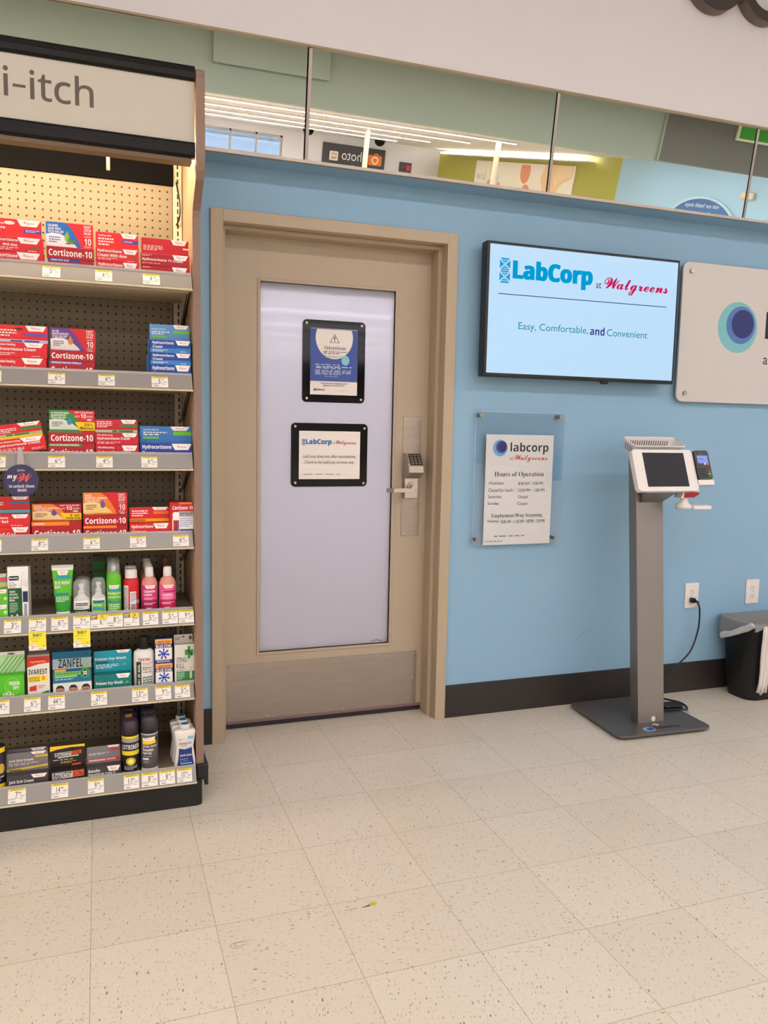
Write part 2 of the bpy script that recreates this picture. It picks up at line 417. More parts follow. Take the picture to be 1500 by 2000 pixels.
# room behind the door; unseen lamp added to backlight the frosted glass
b = MB()
b.box(-0.4, 2.4, 2.2, 2.25, 0, 2.65, M_WHITE); b.box(-0.45, -0.4, 0.2, 2.2, 0, 2.65, M_WHITE); b.box(2.4, 2.45, 0.2, 2.2, 0, 2.65, M_WHITE); b.box(-0.45, 2.45, 0.2, 2.25, 2.6, 2.66, M_CEIL); b.box(-0.45, 2.45, 0.6, 2.25, -0.06, 0.0, M_FLOOR)
struct(b.build('wall_inner'))
b = MB(); b.box(0.3, 1.6, 0.60, 0.84, 2.55, 2.598, M_WPLAST); o = b.build('glass_backlight'); tag(o, 'unseen lamp added behind the door to backlight its glass', 'ceiling light')
b = MB(); b.box(0.33, 1.57, 0.63, 0.81, 2.543, 2.5495, mat('backlight_lamp', (255, 255, 255), 0.5, emit=(1.0, 0.97, 1.06), estr=INNER_POWER)); b.build('diffuser', o)
# far side of the shop
WX0, WX1, WZ0, WZ1 = 3.3, 6.16, 1.9, 3.34
b = MB()
b.box(XL, WX0, YR-0.2, YR, 0, CEIL, M_WHITE); b.box(WX1, 12.3, YR-0.2, YR, 0, CEIL, M_WHITE)
b.box(WX0, WX1, YR-0.2, YR, 0, WZ0, M_WHITE); b.box(WX0, WX1, YR-0.2, YR, WZ1, CEIL, M_WHITE)
struct(b.build('wall_rear'), 'white far wall of the shop seen in the mirror', 'wall')
b = MB()
for x in (WX0+0.03, 4.39, 5.27, WX1-0.03): b.box(x-0.03, x+0.03, YR-0.14, YR-0.06, WZ0, WZ1, M_ALU)
b.box(WX0, WX1, YR-0.14, YR-0.06, WZ1-0.06, WZ1, M_ALU); b.box(WX0, WX1, YR-0.14, YR-0.06, WZ0, WZ0+0.06, M_ALU); b.box(WX0, WX1, YR-0.12, YR-0.08, 2.66, 2.70, M_ALU)
w1 = struct(b.build('window_1'), 'metal framed shop window in the far wall, seen in the mirror', 'window')
b = MB(); b.box(WX0, WX1, YR-0.104, YR-0.098, WZ0, WZ1, M_CLEAR); b.build('pane', w1)
b = MB(); b.box(-2, 12, -37, -31, 3.4, 5.2, mat('outdoor_canopy', (92, 92, 100), 0.7, noise=0.3, nscale=0.8)); b.box(-2, 12, -36.6, -36.2, 0, 3.4, mat('outdoor_wall', (170, 180, 195), 0.7))
struct(b.build('canopy_building'), 'grey canopy building outside the shop window', 'building')
def slantwall(A, B, m, name, label):
    d = Vector((B[0]-A[0], B[1]-A[1], 0)); n = Vector((d.y, -d.x, 0)).normalized()
    b = MB(); fr = Fr((A[0], A[1], 0), d, (0, 0, 1), n)
    b.prism([(0, 0), (d.length, 0), (d.length, CEIL), (0, CEIL)], fr, 0.0, 0.15, m)
    struct(b.build(name), label, 'wall'); return Fr((A[0], A[1], 0), d, (0, 0, 1), -n)
OLF = slantwall((12.0, -26.8), (13.4, -17.2), M_OLIVE, 'wall_olive', 'olive green far wall seen in the mirror')
b = MB(); b.box(XR, XR+0.2, -17.2, 0.0, 0, CEIL, M_LTBLUE); struct(b.build('wall_right'), 'pale blue side wall seen in the mirror', 'wall')
b = MB(); b.box(XL-0.2, XL, YR, 0.0, 0, CEIL, M_WHITE); struct(b.build('wall_left'))
b = MB(); b.box(XL, 7.55, -7.7, -7.5, 2.975, CEIL, M_SAGE); b.box(1.34, 2.71, -7.5, -7.42, 3.285, CEIL, M_SAGE)
struct(b.build('wall_soffit_sage'), 'sage green hanging bulkhead seen in the mirror', 'bulkhead')
b = MB(); b.box(7.56, XR, -7.7, -7.5, 2.99, CEIL, M_OLIVEGREY); b.box(7.545, 7.575, -7.505, -7.47, 2.99, CEIL, M_SAGE)
struct(b.build('wall_soffit_grey'), 'dark grey hanging bulkhead seen in the mirror', 'bulkhead')
# ceiling lights: rows of slim fixtures, parallel to the blue wall
for k, y in enumerate(STRIP_Y):
    if y < YR+0.3: continue
    xe = 10.3-0.15*max(0, k-6)*2 if y < -17 else 12.6
    b = MB(); b.box(-8.6, xe, y-0.07, y+0.07, CEIL-0.045, CEIL, M_WPLAST)
    o = b.build('ceiling_light')
    tag(o, 'long white ceiling light, %s row out from the blue wall' % ('first second third fourth fifth sixth seventh eighth ninth tenth eleventh twelfth'.split()[k]), 'ceiling light', 'rows of ceiling lights')
    b = MB(); b.box(-8.58, xe-0.02, y-0.05, y+0.05, CEIL-0.052, CEIL-0.0455, M_LAMP); b.build('diffuser', o)
b = MB()
fr = Fr(OLF.O+OLF.N*0.35, OLF.U, OLF.V, OLF.N)
b.prism([(0.5, 3.44), (8.6, 3.44), (8.6, 3.47), (0.5, 3.47)], fr, -0.35, 0.0, M_WHITE)
cl = tag(b.build('cove_light'), 'slim cove light along the top of the olive wall', 'cove light')
b = MB(); b.prism([(0.6, 3.475), (8.5, 3.475), (8.5, 3.53), (0.6, 3.53)], fr, -0.12, -0.02, M_LAMP); b.build('lamp_tube', cl)
# two slim posts in the far half of the shop
for nm, x, y in (('slim cream steel post before the far photo sign, seen in the mirror', 7.09, -20.0), ('slim cream steel post before the food poster, seen in the mirror', 9.84, -17.5)):
    b = MB(); b.cyl((x, y, 0), (x, y, CEIL), 0.072, mat('cream_post_paint', (214, 204, 168), 0.5)); o = b.build('steel_post'); tag(o, nm, 'post', 'posts seen in the mirror')
# photo counter sign
f = Fr((9.88, YR+0.06, 2.5), (-1, 0, 0), (0, 0, 1), (0, 1, 0))
b = MB(); b.prism([(0, 0), (2.30, 0), (2.30, 0.83), (0, 0.83)], f, -0.05, 0, mat('charcoal_sign', (66, 64, 66), 0.5))
b.prism(rrect(0.12, 0.28, 0.62, 0.62, 0.06), f, 0, 0.02, (236, 128, 44)); b.prism(rrect(0.25, 0.60, 0.42, 0.68, 0.03), f, 0, 0.02, (236, 128, 44))
b.flat(f, ell(0.37, 0.45, 0.13, 0.13), (245, 240, 232), 0.022); b.flat(f, ell(0.37, 0.45, 0.085, 0.085), (236, 128, 44), 0.024)
b.text(f, 'photo', 0.68, 0.24, 1.60, 0.66, (245, 240, 230), 's', off=-0.004, n=0.006)
b.text(f, 'at', 0.98, 0.09, 1.08, 0.18, (240, 235, 225), 's', n=0.006); b.text(f, 'Walgreens', 1.12, 0.06, 1.60, 0.20, (240, 235, 225), 'c', n=0.006)
b.prism(rrect(1.74, 0.28, 2.05, 0.58, 0.04), f, 0, 0.02, (246, 225, 200)); b.text(f, 'print', 1.80, 0.45, 1.98, 0.53, (90, 70, 60), 'b', n=0.025); b.text(f, 'kiosk', 1.80, 0.33, 1.99, 0.42, (90, 70, 60), 'b', n=0.025)
tag(b.build('photo_sign'), 'charcoal photo counter sign with orange camera on the far wall', 'sign')
b = MB(); f = Fr((10.93, YR+0.03, 2.70), (-1, 0, 0), (0, 0, 1), (0, 1, 0))
b.prism([(0, 0), (0.46, 0), (0.46, 0.33), (0, 0.33)], f, -0.03, 0, mat('charcoal_sign', (66, 64, 66), 0.5)); b.flat(f, rrect(0.05, 0.06, 0.18, 0.24, 0.03), (220, 50, 40)); b.rect(f, 0.22, 0.14, 0.40, 0.18, (150, 60, 56))
tag(b.build('small_sign'), 'small dark square sign with red mark right of the photo sign', 'sign')
for x, y, nm in ((6.75, -25.6, 'black dome camera on the ceiling left of the photo sign'), (9.45, -26.2, 'black dome camera on the ceiling above the photo sign')):
    b = MB(); b.lathe([(1, 0), (0.97, -0.05), (0.8, -0.12), (0.5, -0.17), (0.15, -0.19)], x, y, CEIL-0.002, M_GLOSSBLACK, n=24, a=0.19, b=0.19); tag(b.build('dome_camera'), nm, 'security camera')
# food poster on the olive wall
def olu(x, y): return (Vector((x, y, 0))-OLF.O).dot(OLF.U)
u0, u1 = olu(12.384, -24.22), olu(13.161, -19.0)
b = MB(); f = Fr(OLF.O+OLF.U*u0+OLF.V*2.2+OLF.N*0.05, OLF.U, OLF.V, OLF.N); w = u1-u0; h = 1.13
b.prism([(0, 0), (w, 0), (w, h), (0, h)], f, -0.045, 0, (240, 232, 212))
fu = Fr(f.O+f.U*w, -f.U, f.V, f.N)
for cx, cz, rx, rz, c in ((0.46, 0.86, 0.27, 0.40, (228, 150, 110)), (0.44, 0.30, 0.22, 0.24, (226, 152, 116)), (0.87, 0.78, 0.10, 0.5, (240, 190, 140)), (0.235, 0.45, 0.07, 0.12, (214, 160, 120)), (0.30, 0.40, 0.05, 0.10, (206, 150, 112)), (0.19, 0.36, 0.06, 0.09, (222, 176, 140))):
    pass
f2 = Fr(f.O, f.U, f.V, f.N)
for cx, cz, rx, rz, c in ((0.545*w, 0.90, 0.26, 0.36, (228, 150, 110)), (0.57*w, 0.30, 0.22, 0.22, (226, 152, 116)), (0.20*w, 0.40, 0.26, 0.20, (200, 152, 116)), (0.27*w, 0.36, 0.22, 0.18, (216, 178, 150)), (0.24*w, 0.62, 0.22, 0.20, (222, 218, 210))):
    b.flat(f2, [(u, v) for u, v in ell(cx, cz, rx, rz) if v < h-0.005], c)
b.flat(f2, [(0.74*w, h-0.01), (0.70*w, 0.75), (0.73*w, 0.4), (0.78*w, 0.2), (0.85*w, 0.3), (0.90*w, 0.62), (0.985*w, 0.80), (0.99*w, h-0.01)], (236, 200, 152))
b.flat(f2, [(0.86*w, h-0.02), (0.82*w, 0.80), (0.84*w, 0.55), (0.88*w, 0.70), (0.975*w, 0.86), (0.975*w, h-0.02)], (240, 212, 172))
b.rect(f2, 0.17*w, 0.05, 0.175*w, h-0.02, (222, 190, 130)); b.rect(f2, 0.19*w, 0.05, 0.193*w, h-0.02, (222, 190, 130))
b.text(f2, 'wal', 0.02*w, 0.55, 0.13*w, 0.80, (176, 172, 160), 's', off=-0.01)
tag(b.build('food_poster'), 'cream food poster with salmon oval shapes on the olive wall', 'poster')
# round sign and strobe on the pale blue wall
b = MB(); f = Fr((XR-0.05, -13.55, 2.05), (0, -1, 0), (0, 0, 1), (-1, 0, 0))
b.prism(ell(0, 0, 1.30, 0.775, 48), f, -0.045, 0, (190, 214, 226)); b.flat(f, ell(0, -0.02, 1.24, 0.74, 48), (72, 112, 160))
b.text(f, 'visit our health shops', -0.62, 0.50, 0.58, 0.62, (225, 232, 238), 's'); b.text(f, 'at walgreens.com', -0.86, 0.26, 0.80, 0.44, (235, 240, 244), 'b')
tag(b.build('round_sign'), 'blue round shop sign on the pale blue side wall', 'sign')
b = MB(); b.box(XR-0.08, XR, -12.34, -11.94, 2.83, 2.97, (226, 206, 168), 0.02); tag(b.build('wall_strobe'), 'small cream alarm box on the pale blue side wall', 'alarm')
b = MB(); f = Fr((8.80, -7.46, 3.40), (1, 0, 0), (0, 0, 1), (0, 1, 0)); f = Fr((11.2, -7.46, 3.40), (-1, 0, 0), (0, 0, 1), (0, 1, 0))
b.prism([(0, 0), (2.4, 0), (2.4, 0.195), (0, 0.195)], f, -0.035, 0, (214, 214, 178)); b.rect(f, 0.03, 0.03, 2.36, 0.19, (56, 150, 40))
tag(b.build('green_sign'), 'green sign with cream border on the dark bulkhead', 'sign')

# ------------------------------------------------------------------ mirror strip above the blue wall
mf = lambda x: Fr((x, MY0, MZ0), (1, 0, 0), (0, -math.sin(TILT), math.cos(TILT)), (0, -math.cos(TILT), -math.sin(TILT)))
seams = [-9.0, -7.55, -6.5, -5.45, -4.4, -3.35, -2.30, -1.27, -0.255, 0.782, 1.818, 2.848, 3.88, 4.92, 5.95, 7.0]
seams = [s_ for s_ in seams if s_ >= -2.4]
names = 'far left,left,behind the shelf header,above the left of the door,above the door,above the screen,right,far right,end'.split(',')
for i in range(len(seams)-1):
    x0, x1 = seams[i], seams[i+1]
    b = MB(); f = mf(x0); b.prism([(0.0025, 0), (x1-x0-0.0025, 0), (x1-x0-0.0025, MLEN), (0.0025, MLEN)], f, -0.006, 0, M_DKGREY)
    b.rect(f, 0.003, 0.001, x1-x0-0.003, MLEN-0.001, M_MIRROR, 0.0008)
    b.rect(f, 0.003, 0.001, 0.015, MLEN-0.001, M_ALU, 0.0016)
    lab = {2: 'tilted mirror panel above the anti-itch shelf unit', 3: 'tilted mirror panel above the left part of the door'}
    tag(b.build('mirror_panel'), 'tilted wall mirror panel, %s' % ['well outside the picture on the shelf side', 'above the shelf header', 'starting above the shelf end panel', 'with the photo sign reflection above the door', 'with the poster reflection above the screen', 'with the round sign edge at far right', 'beyond the right edge', 'beyond the right edge further', 'beyond the right edge last', 'beyond', 'last'][i], 'mirror', 'mirror panels above the blue wall')
b = MB(); b.box(-2.4, 7.0, MY0-0.006, MY0+0.012, MZ0-0.012, MZ0-0.0005, M_ALU); struct(b.build('trim_1'), 'thin metal trim under the mirror strip', 'trim')
b = MB(); b.box(-2.4, 7.0, MY0+0.0125, -0.0005, MZ0-0.012, MZ0+0.02, M_BLUE); struct(b.build('trim_2'))
b = MB(); b.box(-2.4, 7.0, MY1-0.010, 0, MZ1-0.002, MZ1+0.006, mat('bronze_trim', (150, 132, 104), 0.4, metal=0.5)); struct(b.build('trim_3'), 'thin bronze trim over the mirror strip', 'trim')
# big letters at the very top
lf = MY1-0.056
lq0, lq1 = at(1398.5, 24.6, lf), at(1450, 0, lf)
for x, lab in ((lq0.x, 'large dark round wall letter at the top edge, cut by the picture'), (lq1.x+0.136, 'second large dark round wall letter in the top corner')):
    b = MB(); f = wallfr(x+0.008, lq0.z+0.170, MY1-0.006)
    o1, i1 = ell(0, 0, 0.148, 0.158, 40), ell(0, 0, 0.104, 0.114, 40)
    md = mat('bronze_letter', (58, 50, 46), 0.4); me_ = mat('bronze_letter_edge', (104, 88, 78), 0.4)
    for n in (0.0, 0.05):
        for i in range(40):
            j = (i+1) % 40; b.poly([f.pt(*o1[i], n), f.pt(*o1[j], n), f.pt(*i1[j], n), f.pt(*i1[i], n)], md)
    for i in range(40):
        j = (i+1) % 40
        for q in (o1, i1): b.poly([f.pt(*q[i], 0), f.pt(*q[j], 0), f.pt(*q[j], 0.05), f.pt(*q[i], 0.05)], me_)
    tag(b.build('wall_letter'), lab, 'letter', 'wall letters')

# ------------------------------------------------------------------ door
FY = -0.012
b = MB(); F = M_FRAME
ix0, ix1, iz = DX0+0.048, DX1-0.048, DZ-0.046
sx0, sx1, sz = ix0+0.016, ix1-0.016, iz-0.016
def Lbar(x0, x1, y0, y1, z0, z1): b.box(x0, x1, y0, y1, z0, z1, F, 0.002)
Lbar(DX0, ix0, FY, 0.10, 0.0, DZ); Lbar(ix1, DX1, FY, 0.10, 0.0, DZ); Lbar(ix0-0.001, ix1+0.001, FY, 0.10, iz, DZ)
Lbar(ix0-0.001, sx0, 0.046, 0.13, 0.0, iz); Lbar(sx1, ix1+0.001, 0.046, 0.13, 0.0, iz); Lbar(sx0-0.001, sx1+0.001, 0.046, 0.13, sz, iz)
Lbar(DX0+0.01, ix0, 0.10, 0.22, 0, DZ-0.01); Lbar(ix1, DX1-0.01, 0.10, 0.22, 0, DZ-0.01); Lbar(ix0-0.001, ix1+0.001, 0.10, 0.22, iz, DZ-0.01)
struct(b.build('door_1_frame'), 'tan painted metal door frame in the blue wall', 'door frame')
LY = 0.125                                     # face of the leaf
gx0, gx1, gz0, gz1 = at(507.3, 900, LY).x, at(764.5, 900, LY).x, 0.327, at(640, 559, LY).z
gx1 = at(773, 571, LY).x
lx0, lx1, lz0, lz1 = ix0+0.004, ix1-0.003, 0.030, iz-0.004
b = MB(); D = M_DOOR
b.box(lx0, gx0, LY, LY+0.045, lz0, lz1, D, 0.0015); b.box(gx1, lx1, LY, LY+0.045, lz0, lz1, D, 0.0015)
b.box(gx0-0.001, gx1+0.001, LY+0.0005, LY+0.045, gz1, lz1, D); b.box(gx0-0.001, gx1+0.001, LY+0.0005, LY+0.045, lz0, gz0, D)
door = struct(b.build('door_1'), 'tan door with a tall frosted glass panel', 'door')
b = MB(); b.box(gx0, gx1, LY+0.016, LY+0.022, gz0, gz1, M_FROST)
f = wallfr(at(727, 1249, LY+0.016).x, at(740, 1251, LY+0.016).z, LY+0.0155)
for k, (u, v) in enumerate(((0, 0), (0.010, 0.003), (0.020, 0.005), (0.030, 0.002), (0.040, 0.0))): b.flat(f, ell(u, v, 0.006, 0.0035, 10), (150, 144, 152), 0.0003)
b.build('frosted_glass', door)
b = MB()
for x0, x1, z0, z1 in ((gx0-0.012, gx0, gz0-0.012, gz1+0.012), (gx1, gx1+0.012, gz0-0.012, gz1+0.012), (gx0, gx1, gz1, gz1+0.012), (gx0, gx1, gz0-0.012, gz0)):
    b.box(x0, x1, LY-0.004, LY+0.016, z0, z1, D, 0.0015)
b.build('glass_bead', door)
# kick plate
kx0, kx1, kz0, kz1 = lx0+0.001, at(812, 1320, LY).x, 0.036, at(443, 1300, LY).z
b = MB(); b.box(kx0, kx1, LY-0.0025, LY+0.001, kz0, kz1, M_STEEL, 0.0006)
kp = b.build('kick_plate', door); kp['label'] = 'brushed steel kick plate'
for px, py in ((447, 1305), (525, 1299), (599, 1292), (672, 1285), (741, 1280), (808, 1275), (447, 1357), (806, 1322), (447, 1407), (523, 1399), (597, 1392), (669, 1385), (738, 1377), (805, 1370)):
    p = at(px, py, LY-0.003); b = MB(); b.lathe([(1, 0), (0.9, 0.0015), (0.4, 0.0022)], 0, 0, 0, M_SATIN, n=12, a=0.0045, b=0.0045)
    for v in b.bm.verts: v.co = Vector((p.x+v.co.x, LY-0.0025-v.co.z, p.z+v.co.y))
    b.build('screw', kp)
b = MB(); b.box(lx0, lx1, LY+0.002, LY+0.04, 0.004, 0.030, mat('door_sweep_rubber', (34, 28, 30), 0.5)); b.box(lx0, lx1, LY-0.003, LY+0.002, 0.024, 0.036, mat('door_sweep_strip', (128, 100, 98), 0.4)); b.build('door_sweep', door)
# lock set
b = MB(); px0, px1 = at(785, 930, LY).x, at(820, 930, LY).x; pz0, pz1 = at(800, 1046, LY).z, at(805, 814, LY).z
b.box(px0, px1, LY-0.003, LY, pz0, pz1, M_STEEL, 0.0008)
for x in (px0+0.011, px1-0.011):
    for z in (pz0+0.012, pz1-0.012): b.cyl((x, LY-0.005, z), (x, LY-0.002, z), 0.004, M_SATIN, n=10)
lp = b.build('lock_plate', door); lp['label'] = 'long brushed steel lock plate'
def P(px, py, Y): q = at(740+px/7.69, 800+py/7.69, Y); return q
kc = P(540, 800, LY-0.06)
kX0, kX1 = P(420, 800, LY-0.05).x, P(650, 800, LY-0.05).x
zt, zb = P(500, 655, LY-0.03).z, P(500, 945, LY-0.07).z
b = MB(); fr = Fr((kX0, 0, 0), (0, 1, 0), (0, 0, 1), (1, 0, 0))
ztop = zt; zm = P(540, 850, LY-0.075).z; zu = P(500, 1030, LY-0.02).z
b.prism([(LY-0.003, ztop), (LY-0.036, ztop), (LY-0.076, zm), (LY-0.076, zb), (LY-0.03, zu), (LY-0.003, zu)], fr, 0, kX1-kX0, M_SATIN, 0.003)
zl = P(480, 1330, LY).z
b.box(kX0+0.002, kX1-0.006, LY-0.026, LY-0.003, zl, zu+0.002, M_SATIN, 0.003)
kb = b.build('keypad_lock', lp)
face = Fr((kX0, LY-0.036, ztop), (1, 0, 0), (0, 0.04, ztop-zm), None)
slope = math.hypot(0.04, ztop-zm); face = Fr((kX0, LY-0.076, zm), (1, 0, 0), (0, 0.04, ztop-zm)); face.N = face.U.cross(face.V); face.N = -face.N if face.N.y > 0 else face.N
kw = kX1-kX0
b = MB(); b.prism([(kw*0.14, slope*0.08), (kw*0.90, slope*0.08), (kw*0.90, slope*0.93), (kw*0.14, slope*0.93)], face, 0, 0.001, M_BLACK)
kpd = b.build('keypad', kb)
for r in range(4):
    for c in range(3):
        b = MB(); u = kw*(0.20+c*0.235); v = slope*(0.72-r*0.20)
        b.prism(rrect(u, v, u+kw*0.16, v+slope*0.13, 0.001, 2), face, 0.001, 0.004, M_SATIN)
        b.text(face, '123456789*0#'[r*3+c], u+kw*0.055, v+slope*0.02, u+kw*0.105, v+slope*0.11, (30, 28, 28), 's', n=0.0043)
        b.build('key', kpd) if False else b.build('key', kb)
hub = P(500, 1165, LY-0.03); hz = P(545, 1210, LY-0.06).z; hx = P(545, 1210, LY-0.055).x
b = MB(); b.cyl((hub.x, LY-0.026, hub.z), (hub.x, LY-0.036, hub.z), 0.024, M_SATIN, 0.022); b.cyl((hub.x, LY-0.036, hub.z), (hub.x, LY-0.06, hub.z), 0.014, M_SATIN)
lxe = P(115, 1215, LY-0.058).x
b.prism(rrect(lxe, hz-0.0085, hx+0.008, hz+0.0085, 0.004), Fr((0, LY-0.058, 0), (1, 0, 0), (0, 0, 1), (0, -1, 0)), -0.006, 0.010, M_SATIN, 0.002)
b.box(lxe-0.0005, lxe+0.030, LY-0.0695, LY-0.067, hz-0.0085, hz+0.0085, mat('grey_lever_tip', (112, 110, 114), 0.5))
b.cyl((hx, LY-0.068, hz), (hx, LY-0.071, hz), 0.0062, M_SATIN); b.box(hx-0.001, hx+0.003, LY-0.0715, LY-0.0705, hz-0.001, hz+0.001, M_BLACK)
b.build('lever_handle', lp)
# wall scuff
b = MB(); f = wallfr(0, 0, 0)
q = [at(1080+x/3.571, 1100+y/3.571, 0) for x, y in ((140, 550), (180, 512), (225, 478), (262, 450))]
for i in range(3):
    d = 0.0006; b.poly([(q[i].x, -0.0008, q[i].z-d), (q[i+1].x, -0.0008, q[i+1].z-d), (q[i+1].x, -0.0008, q[i+1].z+d), (q[i].x, -0.0008, q[i].z+d)], (86, 122, 146))
tag(b.build('wall_scratch'), 'thin dark scratch on blue wall left of kiosk', 'scratch')
# ------------------------------------------------------------------ things on and by the blue wall
CYAN, NAVY, MAG, WRED, INK = (0, 160, 214), (38, 40, 120), (204, 20, 96), (206, 26, 40), (40, 38, 40)
def pbox(conv, Y, l, t, r, bt):
    """world rectangle on the plane y = Y from four picture points: left, top, right, bottom"""
    c = [at(*conv(*p), Y) for p in (l, t, r, bt)]
    return c[0].x, c[3].z, c[2].x, c[1].z
def dna(b, f, x0, z0, x1, z1, c, bgc):
    """square mark of two crossing strands with rungs"""
    w, h = x1-x0, z1-z0; n = 24
    b.rect(f, x0, z0, x1, z1, c)
    P1 = [(0.5+0.5*math.cos(2.0*math.pi*k/n*1.0), k/n) for k in range(n+1)]
    nl = b.nl(f)
    for s in (1, -1):
        for k in range(n):
            a, d = P1[k], P1[k+1]; X = lambda p: x0+w*(0.5+s*(p[0]-0.5)*0.94)
            t = w*0.07
            b.poly([f.pt(X(a)-t, z0+h*a[1], nl), f.pt(X(a)+t, z0+h*a[1], nl), f.pt(X(d)+t, z0+h*d[1], nl), f.pt(X(d)-t, z0+h*d[1], nl)], bgc)
    for k in range(2, n, 2):
        a = P1[k]; dx = abs(a[0]-0.5)*0.94
        if dx < 0.12: continue
        b.rect(f, x0+w*(0.5-dx), z0+h*(a[1]-0.012), x0+w*(0.5+dx), z0+h*(a[1]+0.012), bgc)
# --- wall screen
TX0, TX1, TZ0, TZ1, TY = 1.571, 2.546, 1.510, 2.067, -0.085
tv = thing('wall_screen', 'lit flat screen with health lab slogan on blue wall', 'screen', (2.058, 0, 1.51))
b = MB(); b.box(TX0, TX1, TY, -0.035, TZ0, TZ1, M_BLACK, 0.004); b.build('housing', tv)
SX0, SX1, SZ0, SZ1 = TX0+0.014, TX1-0.011, TZ0+0.016, TZ1-0.012
M_SCREEN = mat('lit_screen', (20, 24, 28), 0.25, emit=(186, 220, 248), estr=0.56)
SCR = lambda c: mat('screen_ink_%d_%d_%d' % c, (2, 2, 2), 0.35, emit=c, estr=0.56, spec=0.15)
b = MB(); f = wallfr(0, 0, TY); b.rect(f, SX0, SZ0, SX1, SZ1, M_SCREEN, 0.0006)
cv = lambda x, y: (920+x/3.5714, 440+y/3.5714)
def scr_text(t, l, tp, r, bt, c, st, off=0.0): 
    x0, z0, x1, z1 = pbox(cv, TY, l, tp, r, bt); b.text(f, t, x0, z0, x1, z1, SCR(c), st, off, n=0.0012)
x0, z0, x1, z1 = pbox(cv, TY, (199, 310), (238, 228), (272, 320), (232, 402)); f.curved = False
b.lift[id(f)] = 0.0009; dna(b, f, x0, z0, x1, z1, SCR((0, 160, 214)), M_SCREEN)
scr_text('LabCorp', (294, 310), (300, 237), (845, 370), (775, 452), (0, 158, 212), 'b', 0.02)
for dx_ in (-4, 4): scr_text('LabCorp', (294+dx_, 310), (300, 237), (845+dx_, 370), (775, 452), (0, 158, 212), 'b', 0.02)
scr_text('at', (870, 425), (893, 400), (908, 420), (890, 440), (40, 44, 60), 's')
scr_text('Walgreens', (930, 385), (950, 362), (1368, 470), (1105, 490), (204, 16, 92), 'c')
scr_text('Walgreens', (933.5, 385), (953.5, 363), (1371.5, 470), (1108, 491), (204, 16, 92), 'c')
a, d = at(*cv(190, 472), TY), at(*cv(1362, 575), TY); z = (a.z+d.z)/2; b.rect(f, a.x, z-0.0016, d.x, z+0.0016, SCR((24, 30, 96)), 0.0012)
scr_text('Easy, Comfortable,', (330, 705), (345, 676), (815, 760), (440, 748), (10, 142, 158), 's')
scr_text('and', (829, 740), (920, 714), (930, 745), (870, 768), (34, 36, 130), 'b')
scr_text('Convenient', (946, 745), (1215, 742), (1228, 775), (1100, 783), (10, 142, 158), 's')
b.build('display', tv)
p = at(*cv(940, 1098), TY); b = MB(); b.lathe([(0.6, -0.010), (1, -0.006), (1, 0.004)], p.x, TY+0.014, TZ0-0.002, M_BLACK, n=20, a=0.021, b=0.012); b.build('sensor', tv)
b = MB(); b.box(1.85, 2.25, -0.036, 0, 1.65, 1.95, M_DKGREY, 0.004); b.build('wall_mount', tv)
# --- big white lab sign
SGX0, SGX1, SG0, SG1, SGY = 2.612, 3.92, 1.436, 2.080, -0.030
sg = thing('lab_sign', 'white wall sign with blue oval logo right of the screen', 'sign', (3.2, 0, 1.436))
b = MB(); f = wallfr(0, 0, SGY); b.prism(rrect(SGX0, SG0, SGX1, SG1, 0.032, 6), f, -0.010, 0, mat('white_sign_board', (206, 198, 192), 0.35), 0.0015)
cv = lambda x, y: (1300+x/5.88, 480+y/5.88)
for l, t, r, bt, c in (((600, 920), (825, 645), (1053, 940), (820, 1232), (122, 186, 190)), ((698, 900), (865, 697), (1030, 900), (860, 1130), (84, 116, 178)), ((758, 890), (890, 738), (1012, 890), (885, 1065), (40, 48, 108))):
    x0, z0, x1, z1 = pbox(cv, SGY, l, t, r, bt); b.flat(f, ell((x0+x1)/2, (z0+z1)/2, (x1-x0)/2, (z1-z0)/2, 48), c)
lx = at(*cv(1143, 1000), SGY).x; zt_, zb_ = at(*cv(1176, 762), SGY).z, at(*cv(1150, 1082), SGY).z
b.text(f, 'labcorp', lx, zb_-0.035, lx+0.66, zt_, (34, 26, 28), 'b')
x0 = at(*cv(1117, 1320), SGY).x; zt2, zb2 = at(*cv(1140, 1288), SGY).z, at(*cv(1140, 1364), SGY).z
b.text(f, 'at', x0, zb2, x0+0.055, zt2+0.008, (50, 44, 42), 's', keep='l'); b.text(f, 'Walgreens', x0+0.075, zb2-0.02, x0+0.50, zt2+0.04, WRED, 'c')
b.build('board', sg)
for x, z in ((at(*cv(300, 290), SGY).x, at(*cv(300, 290), SGY).z), (at(*cv(215, 1693), SGY).x, at(*cv(215, 1693), SGY).z), (SGX1-0.034, SG0+0.04), (SGX1-0.034, SG1-0.04)):
    b = MB(); b.cyl((x, -0.001, z), (x, SGY+0.001, z), 0.009, M_SATIN); b.tube([(x, SGY-0.0003, z), (x, SGY-0.008, z), (x, SGY-0.010, z)], [0.0105, 0.0105, 0.009], M_SATIN, 20); b.build('standoff', sg)
